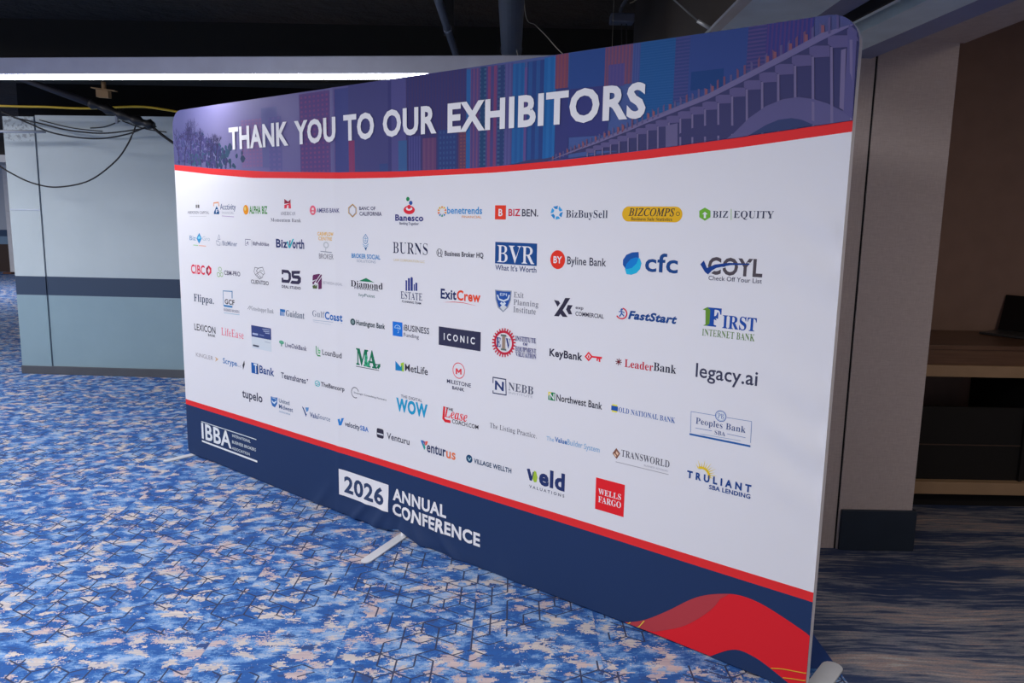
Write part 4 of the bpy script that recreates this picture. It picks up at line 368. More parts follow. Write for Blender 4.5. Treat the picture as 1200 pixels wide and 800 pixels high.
["logo","bright red square with two lines of white slab serif capitals",[["R","d8202c",3311.8,3449.3,436.7,571.6,0],["T","WELLS",3325.1,3433.9,504.1,527.8,"f0e8ee","S",0,0],["T","FARGO",3326.5,3435.4,470.0,495.4,"f0e8ee","S",0,0]]],["association_logo","white initials between two rules beside three lines of small white capitals",[["T","IBBA",192.8,553.9,130.0,232.3,"d4dcec","N",23,0],["L","c4cde0",5.6,[198.0,243.3],[838.5,244.8]],["L","d4dcec",12.4,[197.1,109.3],[840.1,105.2]],["T","INTERNATIONAL",570.5,775.9,210.9,228.3,"c4cde0","N",15,0],["T","BUSINESS BROKERS",567.6,834.7,168.6,187.1,"c4cde0","N",15,0],["T","ASSOCIATION",564.8,764.7,127.5,144.5,"c4cde0","N",15,0]]],["year_plate","white box with navy year numerals",[["R","dfe3ef",1644.1,2046.0,92.1,239.0,0],["T","2026",1686.1,2008.2,118.1,204.2,"2f3f68","N",30,0]]],["footer_lettering","two lines of bold white capitals",[["T","ANNUAL",2079.5,2462.4,170.6,229.6,"dde2f0","N",36,0],["T","CONFERENCE",2076.8,2684.2,88.2,148.6,"dde2f0","N",36,0]]],["headline_lettering","large bold white capitals across the skyline print",[["T","THANK",669.3,1256.1,1995.2,2110.7,"f4f5fc","N",36,0],["T","YOU",1311.7,1669.4,1996.3,2108.1,"f4f5fc","N",36,0],["T","TO",1731.8,1966.7,1995.8,2110.5,"f4f5fc","N",36,0],["T","OUR",2031.5,2391.5,1998.8,2111.8,"f4f5fc","N",36,0],["T","EXHIBITORS",2461.2,3472.1,1995.6,2111.3,"f4f5fc","N",36,0]]],["wave_motif","red swoosh with thin yellow lines",[["P","d0202e",[3457.8,-15.7],[3465.9,-12.4],[3477.2,-7.9],[3490.8,-2.2],[3505.3,4.5],[3520.4,11.6],[3536.8,19.5],[3554.6,29.0],[3574.3,41.1],[3596.6,56.8],[3621.0,75.1],[3645.7,94.4],[3669.1,113.2],[3691.3,131.8],[3713.0,150.9],[3733.6,168.9],[3752.5,184.4],[3769.1,196.9],[3784.0,207.1],[3798.4,216.0],[3813.5,224.5],[3829.8,232.7],[3846.6,240.2],[3863.5,246.9],[3880.2,253.0],[3896.3,258.6],[3912.1,263.6],[3928.3,267.6],[3945.4,270.1],[3963.7,271.2],[3982.7,270.9],[4002.4,269.4],[4022.9,266.5],[4043.9,262.1],[4065.7,256.2],[4088.1,249.4],[4111.5,241.9],[4138.4,232.9],[4167.8,222.4],[4194.2,212.7],[4212.4,206.1],[4234.4,-57.3],[4239.9,-36.6],[4225.4,-30.1],[4204.4,-20.8],[4181.0,-10.4],[4159.7,-0.9],[4141.2,7.4],[4123.4,15.4],[4106.2,22.9],[4089.8,29.9],[4074.4,36.2],[4059.9,42.0],[4045.8,47.1],[4031.4,51.4],[4016.3,54.7],[4000.8,57.3],[3986.0,59.0],[3972.6,59.4],[3961.4,58.6],[3951.8,56.7],[3942.8,53.7],[3933.5,49.8],[3923.9,44.9],[3914.3,38.9],[3904.7,32.2],[3894.7,25.1],[3883.4,16.6],[3871.1,6.9],[3859.9,-2.0],[3852.2,-8.3],[3727.7,-11.1],[3615.6,-12.8],[3530.1,-14.9]],["P","a83a46",[3530.1,-14.9],[3490.8,-2.2],[3505.3,4.5],[3520.4,11.6],[3536.8,19.5],[3554.6,29.0],[3574.3,41.1],[3596.6,56.8],[3621.0,75.1],[3645.7,94.4],[3669.1,113.2],[3691.3,131.8],[3713.0,150.9],[3733.6,168.9],[3752.5,184.4],[3769.1,196.9],[3784.0,207.1],[3798.4,216.0],[3813.5,224.5],[3829.8,232.7],[3846.6,240.2],[3863.5,246.9],[3880.2,253.0],[3896.3,258.6],[3912.1,263.6],[3876.1,232.1],[3869.3,218.4],[3860.6,202.6],[3850.4,186.8],[3838.0,171.0],[3823.5,154.2],[3807.8,137.3],[3791.8,121.1],[3776.3,106.1],[3760.6,91.8],[3743.5,77.6],[3723.5,63.2],[3696.9,47.0],[3665.3,29.7],[3635.6,14.1],[3614.8,3.0]],["L","e8b84a",3.7,[3486.9,-14.2],[3502.2,2.6]],["L","e8b84a",3.7,[3534.1,-15.6],[3565.4,32.0]],["L","e8a83a",3.2,[4083.0,37.1],[4090.6,39.7],[4101.3,43.5],[4113.5,47.5],[4125.4,50.9],[4137.0,53.6],[4149.0,56.0],[4161.1,58.2],[4173.2,60.5],[4186.3,63.2],[4200.2,66.0],[4212.5,68.5],[4221.1,70.3]],["L","e8a83a",3.2,[4127.7,18.8],[4133.6,20.6],[4141.8,23.0],[4151.9,26.0],[4163.5,29.0],[4178.6,32.5],[4196.7,36.6],[4213.4,40.2],[4225.0,42.8]]]],["skyline_print","purple city skyline photograph printed on the header",[["B","6c5c92",791.1,1181.0,1880.9,2150.1,["8a5a8a",35.6,21.3,"w"]],["B","5a5a92",1001.3,1150.1,1878.6,2204.5,["",0.0,0.0,"n"]],["B","565490",1066.3,1188.5,1858.4,2150.3,["6a5a94",48.9,27.8,"w"]],["B","53407c",1354.3,1659.7,1835.5,2250.2,["7c4478",36.4,24.0,"w"]],["B","3f4482",1659.6,1768.8,1830.7,2249.6,["",0.0,0.0,"n"]],["B","42427a",1768.9,2062.9,1826.0,2263.9,["",0.0,0.0,"n"]],["B","7a3a68",1765.9,1812.7,1828.9,1989.6,["",0.0,0.0,"n"]],["B","3a3a74",2062.9,2087.2,1826.5,2253.5,["",0.0,0.0,"n"]],["B","4c4a86",2087.2,2188.2,1825.0,2255.4,["",0.0,0.0,"n"]],["B","36366e",2188.2,2570.6,1819.0,2265.5,["463662",19.1,1513.6,"v"]],["B","36568e",2134.3,2193.5,1824.3,1971.6,["",0.0,0.0,"n"]],["B","34447e",1999.0,2061.1,1823.4,1868.3,["",0.0,0.0,"n"]],["B","3c3c7a",2205.3,2285.9,1830.3,1987.1,["545494",17.3,1568.0,"v"]],["B","5a3c6c",2297.3,2386.5,1827.9,1974.5,["6a4a70",27.9,34.7,"v"]],["B","2c3c76",2397.4,2515.1,1828.8,2006.3,["3c5a90",21.4,22.7,"w"]],["B","5a3a5c",2525.7,2577.4,1826.4,1993.6,["8a5050",20.7,14.9,"w"]],["B","2a5a9c",2570.7,2596.1,1829.2,2252.8,["",0.0,0.0,"n"]],["B","4a407c",2596.1,2651.2,1831.8,2252.3,["7c4a6c",20.0,1087.5,"v"]],["B","24406e",2651.1,2685.6,1834.3,2254.8,["4a6a90",34.5,18.0,"w"]],["B","44407c",2685.6,2753.3,1836.5,2253.0,["8a3c5c",33.9,1067.9,"v"]],["B","2a3c70",2753.3,2791.2,1838.6,2251.0,["4a6490",37.9,17.6,"w"]],["B","4a4884",2791.2,2833.2,1840.9,2253.7,["5a5a94",18.7,1049.5,"v"]],["B","225294",2833.2,2897.2,1842.9,2248.0,["2a62a4",27.4,1038.7,"v"]],["B","5a4a8a",2897.5,2911.0,1845.2,2227.0,["",0.0,0.0,"n"]],["B","283f80",2910.7,2999.0,1847.1,2248.5,["2a5a9c",39.7,1020.5,"v"]],["B","205aa0",2998.9,3058.9,1851.5,2253.7,["2a6ab0",30.0,1005.5,"v"]],["B","6c3f62",3054.2,3116.6,2129.1,2259.9,["8a4a50",16.6,29.4,"v"]],["B","363a78",3061.0,3128.1,1856.1,2128.9,["",0.0,0.0,"n"]],["B","2a468a",3122.2,3304.2,2050.2,2258.1,["",0.0,0.0,"n"]],["B","363a7a",3126.8,3309.7,1936.8,2121.0,["",0.0,0.0,"n"]],["B","5c4470",3287.4,3406.8,2118.4,2260.9,["84485a",14.9,24.8,"v"]],["B","4a4484",3304.2,3375.5,2113.0,2193.9,["5a4a84",15.0,24.9,"v"]],["B","3c4a8c",3407.1,3450.3,2111.0,2257.2,["4a5894",10.8,9.1,"v"]],["B","205090",3439.1,3582.3,1982.5,2259.4,["2c5898",1397.1,9.0,"h"]],["B","34407e",3580.8,3637.5,2035.5,2258.8,["4c4c88",1334.1,11.8,"h"]],["B","324688",3636.9,3850.0,2047.7,2266.7,["",0.0,0.0,"n"]],["B","203f7c",3646.7,3768.3,2071.4,2134.9,["",0.0,0.0,"n"]],["B","3a3c78",3847.7,3912.2,2119.5,2262.3,["5c4c84",1172.7,12.4,"h"]],["B","373a80",3911.6,4064.4,2129.7,2268.6,["5a3c74",13.9,24.0,"v"]],["P","3a3a68",[2825.5,1780.1],[3023.0,1838.3],[3252.6,1909.4],[3403.6,1952.5],[3475.2,1976.1],[3718.4,2044.8],[3800.9,2077.6],[3972.5,2145.4],[4091.4,2194.4],[4185.8,2235.3],[4207.7,2242.2],[4219.1,1924.3],[4099.6,1918.4],[3932.9,1897.5],[3620.6,1862.4],[3255.9,1831.2]],["P","565082",[3048.1,1866.5],[3054.3,1868.2],[3055.0,1846.0],[3048.8,1846.2]],["P","7e5064",[3049.9,1865.8],[3056.8,1865.5],[3057.3,1851.2],[3050.3,1851.4]],["P","565082",[3065.6,1874.3],[3071.7,1877.5],[3072.6,1851.5],[3066.3,1851.7]],["P","68486a",[3083.3,1879.0],[3089.6,1880.8],[3090.4,1856.9],[3084.1,1857.2]],["P","7e5064",[3085.3,1877.4],[3092.3,1877.1],[3092.9,1862.3],[3085.8,1862.5]],["P","565082",[3101.3,1884.1],[3107.6,1884.6],[3108.4,1862.5],[3102.0,1862.7]],["P","68486a",[3119.2,1895.0],[3125.6,1894.7],[3126.5,1868.1],[3120.1,1868.3]],["P","7e5064",[3121.4,1889.3],[3128.6,1889.0],[3129.2,1873.6],[3122.0,1873.9]],["P","565082",[3137.5,1899.9],[3143.9,1900.3],[3144.9,1873.8],[3138.4,1874.0]],["P","68486a",[3156.1,1902.1],[3162.4,1905.6],[3163.4,1879.5],[3156.9,1879.7]],["P","565082",[3174.7,1909.0],[3181.1,1910.8],[3182.1,1885.3],[3175.6,1885.5]],["P","7e5064",[3177.0,1907.5],[3184.4,1907.2],[3185.0,1891.0],[3177.6,1891.3]],["P","68486a",[3193.3,1920.3],[3200.0,1917.7],[3201.0,1891.1],[3194.4,1891.4]],["P","7e5064",[3195.9,1913.8],[3203.4,1913.4],[3204.0,1896.9],[3196.5,1897.3]],["P","68486a",[3212.4,1924.5],[3218.9,1926.5],[3220.1,1897.0],[3213.5,1897.3]],["P","565082",[3231.6,1929.7],[3238.2,1930.8],[3239.4,1902.9],[3232.7,1903.2]],["P","565082",[3251.0,1935.3],[3257.6,1938.9],[3258.8,1908.9],[3252.1,1909.2]],["P","7e5064",[3253.6,1932.8],[3261.4,1932.4],[3262.1,1915.1],[3254.4,1915.4]],["P","565082",[3270.5,1943.9],[3277.4,1940.8],[3278.5,1914.5],[3271.7,1914.8]],["P","565082",[3290.3,1947.7],[3296.9,1952.7],[3298.3,1920.2],[3291.5,1920.5]],["P","7e5064",[3293.1,1944.8],[3301.0,1944.4],[3301.7,1926.5],[3293.9,1926.9]],["P","565082",[3310.3,1952.7],[3317.0,1955.9],[3318.3,1925.9],[3311.5,1926.2]],["P","7e5064",[3313.1,1950.9],[3321.0,1950.5],[3321.8,1932.3],[3313.9,1932.7]],["P","565082",[3330.2,1963.5],[3337.3,1959.5],[3338.5,1931.6],[3331.7,1932.0]],["P","68486a",[3350.8,1964.3],[3357.7,1963.5],[3358.9,1937.4],[3352.0,1937.8]],["P","7e5064",[3353.7,1963.3],[3361.7,1962.8],[3362.6,1944.0],[3354.5,1944.5]],["P","68486a",[3371.0,1975.0],[3378.2,1971.3],[3379.5,1943.3],[3372.5,1943.6]],["P","7e5064",[3374.2,1969.5],[3382.3,1969.0],[3383.2,1950.0],[3375.1,1950.4]],["P","565082",[3391.7,1980.1],[3398.9,1976.0],[3400.2,1949.2],[3393.2,1949.6]],["P","68486a",[3412.3,1991.4],[3419.5,1989.0],[3421.1,1955.6],[3414.1,1956.0]],["P","565082",[3433.6,1992.8],[3440.4,1998.5],[3442.2,1962.5],[3435.1,1962.9]],["P","565082",[3454.4,2006.3],[3461.7,2002.8],[3463.4,1969.4],[3456.2,1969.9]],["P","565082",[3476.1,2006.7],[3483.1,2008.6],[3484.8,1976.3],[3477.6,1976.8]],["P","7e5064",[3479.4,2004.7],[3487.9,2004.1],[3488.9,1983.5],[3480.5,1984.1]],["P","565082",[3497.2,2020.6],[3504.7,2014.1],[3506.4,1982.4],[3499.2,1982.9]],["P","7e5064",[3501.0,2011.2],[3509.5,2010.6],[3510.6,1989.7],[3502.1,1990.3]],["P","565082",[3519.3,2019.7],[3526.2,2025.0],[3528.2,1988.5],[3520.9,1989.0]],["P","565082",[3541.2,2025.6],[3548.0,2033.7],[3550.1,1994.7],[3542.8,1995.2]],["P","565082",[3563.2,2031.9],[3570.6,2031.3],[3572.2,2001.0],[3564.9,2001.5]],["P","7e5064",[3566.8,2031.1],[3575.5,2030.4],[3576.7,2008.6],[3568.0,2009.2]],["P","565082",[3585.4,2039.6],[3592.8,2037.9],[3594.5,2007.2],[3587.1,2007.7]],["P","565082",[3607.2,2055.0],[3615.1,2045.5],[3617.0,2013.5],[3609.6,2014.1]],["P","68486a",[3630.1,2055.9],[3637.2,2061.3],[3639.6,2019.9],[3632.1,2020.5]],["P","565082",[3652.7,2062.9],[3660.5,2058.3],[3662.4,2026.3],[3654.9,2026.9]],["P","565082",[3675.3,2074.9],[3682.8,2073.7],[3685.3,2032.8],[3677.8,2033.4]],["P","565082",[3698.7,2075.2],[3706.2,2074.4],[3708.4,2039.3],[3700.8,2039.9]],["P","7e5064",[3702.8,2072.1],[3711.9,2071.3],[3713.3,2047.5],[3704.2,2048.2]],["P","565082",[3721.3,2089.6],[3729.4,2080.9],[3731.6,2046.4],[3724.0,2047.1]],["P","7e5064",[3725.9,2079.7],[3735.1,2078.9],[3736.6,2054.8],[3727.4,2055.5]],["P","68486a",[3744.7,2096.0],[3752.0,2100.0],[3754.8,2055.6],[3747.2,2056.3]],["P","68486a",[3767.9,2106.8],[3775.4,2107.6],[3778.2,2064.9],[3770.5,2065.5]],["P","565082",[3791.7,2110.3],[3799.3,2110.9],[3801.7,2074.2],[3794.0,2074.9]],["P","68486a",[3814.6,2129.7],[3822.8,2122.2],[3825.3,2083.5],[3817.6,2084.2]],["P","68486a",[3838.5,2136.4],[3846.1,2137.6],[3849.1,2092.9],[3841.4,2093.6]],["P","565082",[3862.2,2147.0],[3870.4,2141.2],[3873.0,2102.3],[3865.2,2103.0]],["P","68486a",[3886.7,2149.7],[3893.8,2159.6],[3897.1,2111.7],[3889.3,2112.5]],["P","565082",[3910.8,2159.3],[3917.9,2168.8],[3921.3,2121.3],[3913.4,2122.1]],["P","7e5064",[3915.3,2158.3],[3924.9,2157.2],[3926.8,2130.4],[3917.2,2131.4]],["P","68486a",[3934.4,2177.1],[3942.9,2168.7],[3945.6,2130.8],[3937.7,2131.7]],["P","7e5064",[3939.6,2168.3],[3949.2,2167.2],[3951.2,2140.0],[3941.5,2141.1]],["P","565082",[3958.8,2186.1],[3966.6,2187.3],[3970.0,2140.4],[3962.1,2141.3]],["P","565082",[3983.8,2189.4],[3990.8,2200.0],[3994.5,2150.3],[3986.6,2151.2]],["P","7e5064",[3988.4,2188.8],[3998.2,2187.6],[4000.3,2159.8],[3990.5,2160.9]],["P","68486a",[4008.2,2201.4],[4015.5,2209.3],[4019.1,2160.5],[4011.2,2161.4]],["P","68486a",[4032.4,2217.8],[4040.0,2221.0],[4043.9,2170.6],[4035.9,2171.6]],["P","7e5064",[4037.7,2210.0],[4047.6,2208.7],[4049.7,2180.2],[4039.9,2181.4]],["P","565082",[4057.3,2225.7],[4064.8,2232.0],[4068.7,2180.8],[4060.7,2181.8]],["P","565082",[4082.0,2239.1],[4090.5,2231.3],[4093.7,2191.1],[4085.6,2192.1]],["P","7e5064",[4087.4,2231.4],[4097.3,2230.1],[4099.6,2200.9],[4089.7,2202.1]],["P","565082",[4106.9,2249.8],[4114.6,2253.8],[4118.7,2201.7],[4110.6,2202.8]],["P","565082",[4132.0,2259.5],[4139.7,2263.9],[4143.8,2212.5],[4135.7,2213.6]],["P","686292",[3022.9,1844.3],[3252.3,1917.0],[3403.2,1961.2],[3474.7,1985.3],[3717.7,2055.7],[3800.1,2089.0],[3971.6,2158.0],[4090.3,2207.8],[4184.7,2249.3],[4186.7,2225.1],[4092.1,2184.7],[3973.1,2136.3],[3801.4,2069.4],[3718.8,2037.1],[3475.5,1969.6],[3403.9,1946.4],[3252.8,1904.1],[3023.2,1834.2]],["P","585284",[3213.6,1887.9],[3223.5,1890.2],[3251.2,1889.1],[3251.9,1872.5],[3224.2,1872.2],[3214.0,1878.1]],["P","6c6490",[3218.2,1873.8],[3223.6,1873.6],[3224.2,1857.8],[3218.8,1857.9]],["P","585284",[3247.3,1897.7],[3257.5,1900.2],[3286.1,1898.9],[3286.9,1881.6],[3258.3,1881.3],[3247.7,1887.5]],["P","6c6490",[3252.0,1883.0],[3257.5,1882.8],[3258.5,1859.9],[3253.0,1860.1]],["P","585284",[3282.1,1907.4],[3292.6,1909.9],[3322.3,1908.5],[3323.1,1890.5],[3293.5,1890.3],[3282.6,1896.8]],["P","6c6490",[3287.0,1892.1],[3292.7,1891.8],[3294.0,1862.1],[3288.3,1862.3]],["P","585284",[3318.1,1917.4],[3329.0,1920.0],[3359.6,1918.5],[3360.5,1899.8],[3329.9,1899.6],[3318.6,1906.4]],["P","6c6490",[3323.2,1901.4],[3329.0,1901.2],[3330.7,1864.3],[3324.9,1864.5]],["P","585284",[3355.3,1927.8],[3366.5,1930.4],[3398.2,1928.8],[3399.1,1909.3],[3367.5,1909.2],[3355.8,1916.3]],["P","6c6490",[3360.6,1911.1],[3366.6,1910.8],[3368.6,1866.7],[3362.6,1866.9]],["P","585284",[3393.6,1939.0],[3405.3,1941.8],[3437.9,1940.0],[3438.9,1919.7],[3406.3,1919.6],[3394.2,1927.0]],["P","6c6490",[3399.2,1921.7],[3405.3,1921.4],[3407.8,1869.1],[3401.7,1869.3]],["P","585284",[3433.2,1951.7],[3445.1,1954.6],[3478.8,1952.6],[3479.9,1931.5],[3446.3,1931.6],[3433.8,1939.3]],["P","6c6490",[3438.9,1933.7],[3445.2,1933.4],[3448.3,1871.6],[3442.0,1871.8]],["P","585284",[3474.0,1963.8],[3486.3,1966.8],[3521.0,1964.7],[3522.2,1942.7],[3487.5,1942.8],[3474.6,1950.9]],["P","6c6490",[3479.9,1945.1],[3486.4,1944.7],[3490.0,1874.1],[3483.6,1874.4]],["P","585284",[3516.0,1975.4],[3528.7,1978.4],[3564.5,1976.1],[3565.7,1953.3],[3530.1,1953.5],[3516.7,1962.0]],["P","6c6490",[3522.2,1955.9],[3528.8,1955.5],[3533.0,1876.8],[3526.4,1877.1]],["P","585284",[3559.3,1987.3],[3572.4,1990.4],[3609.2,1987.9],[3610.6,1964.3],[3573.8,1964.6],[3560.1,1973.4]],["P","6c6490",[3565.8,1967.0],[3572.5,1966.6],[3577.3,1879.5],[3570.6,1879.8]],["P","585284",[3603.9,1999.6],[3617.3,2002.7],[3655.2,2000.1],[3656.6,1975.5],[3618.9,1975.9],[3604.7,1985.1]],["P","6c6490",[3610.5,1978.5],[3617.5,1978.0],[3622.9,1882.3],[3616.0,1882.6]],["P","585284",[3649.7,2012.2],[3663.5,2015.4],[3702.4,2012.5],[3703.9,1987.0],[3665.1,1987.5],[3650.5,1997.1]],["P","6c6490",[3656.6,1990.3],[3663.6,1989.8],[3669.8,1885.2],[3662.7,1885.5]],["P","585284",[3696.6,2025.7],[3710.8,2029.1],[3750.7,2025.9],[3752.4,1999.5],[3712.6,2000.1],[3697.6,2010.1]],["P","6c6490",[3703.8,2003.0],[3711.0,2002.5],[3718.0,1888.2],[3710.8,1888.5]],["P","585284",[3744.5,2044.5],[3759.0,2047.9],[3800.0,2044.5],[3801.8,2017.1],[3760.9,2017.9],[3745.5,2028.3]],["P","6c6490",[3751.9,2020.9],[3759.3,2020.3],[3767.5,1891.2],[3760.1,1891.6]],["P","585284",[3793.6,2063.7],[3808.5,2067.1],[3850.5,2063.4],[3852.4,2035.0],[3810.5,2036.1],[3794.7,2046.9]],["P","6c6490",[3801.2,2039.2],[3808.8,2038.6],[3818.3,1894.4],[3810.7,1894.7]],["P","585284",[3843.8,2083.3],[3859.1,2086.8],[3902.1,2082.7],[3904.1,2053.3],[3861.2,2054.6],[3845.0,2065.9]],["P","6c6490",[3851.7,2057.9],[3859.5,2057.2],[3870.3,1897.6],[3862.5,1898.0]],["P","585284",[3895.2,2103.3],[3910.8,2106.9],[3954.8,2102.5],[3957.0,2072.0],[3913.1,2073.6],[3896.4,2085.3]],["P","6c6490",[3903.4,2077.0],[3911.3,2076.3],[3923.6,1900.8],[3915.7,1901.3]],["P","585284",[3947.7,2123.9],[3963.6,2127.5],[4008.6,2122.7],[4010.9,2091.2],[3966.1,2093.0],[3949.0,2105.3]],["P","6c6490",[3956.1,2096.6],[3964.2,2095.9],[3978.1,1904.2],[3970.0,1904.6]],["P","585284",[4001.2,2145.7],[4017.5,2149.3],[4063.4,2144.1],[4065.9,2111.6],[4020.1,2113.7],[4002.6,2126.4]],["P","6c6490",[4009.9,2117.5],[4018.1,2116.6],[4033.8,1907.6],[4025.5,1908.1]],["P","585284",[4055.8,2167.9],[4072.4,2171.6],[4119.2,2166.0],[4121.9,2132.4],[4075.2,2134.8],[4057.3,2148.0]],["P","6c6490",[4064.8,2138.7],[4073.1,2137.8],[4090.6,1911.1],[4082.3,1911.6]],["P","585284",[4111.3,2191.6],[4128.2,2195.3],[4176.0,2189.2],[4178.8,2154.5],[4131.2,2157.3],[4112.9,2171.1]],["P","6c6490",[4120.6,2161.4],[4129.0,2160.4],[4148.6,1914.7],[4140.1,1915.2]],["P","585284",[4168.5,2207.3],[4185.6,2211.0],[4234.3,2204.5],[4237.3,2168.7],[4188.9,2171.7],[4170.2,2186.0]],["P","6c6490",[4178.0,2176.0],[4186.6,2175.0],[4207.8,1918.4],[4199.1,1918.9]],["P","605a88",[3557.2,1955.9],[3604.8,1962.0],[3609.4,1880.9],[3561.6,1876.9]],["P","585486",[3792.1,1878.7],[3817.7,1914.8],[3869.2,1962.7],[3925.9,1997.6],[3982.0,2015.2],[4032.1,2017.9],[4081.9,2007.2],[4125.9,1990.6],[4191.2,1954.6],[4210.4,1937.8],[4212.5,1911.8],[4099.2,1923.7],[4088.1,1927.0],[4048.5,1945.6],[4014.7,1953.2],[3972.5,1950.4],[3930.2,1936.5],[3878.9,1908.7],[3868.2,1889.4]],["P","343e6c",[3878.9,1908.7],[3930.2,1936.5],[3972.5,1950.4],[4014.7,1953.2],[4048.5,1945.6],[4088.1,1927.0],[4017.3,1917.7]],["P","545084",[4171.8,2222.2],[4198.5,2203.5],[4212.9,1937.6],[4175.2,1960.9]],["P","6c6490",[4154.9,2148.3],[4170.0,2151.6],[4177.4,1965.9],[4163.8,1974.7]]]]]'''
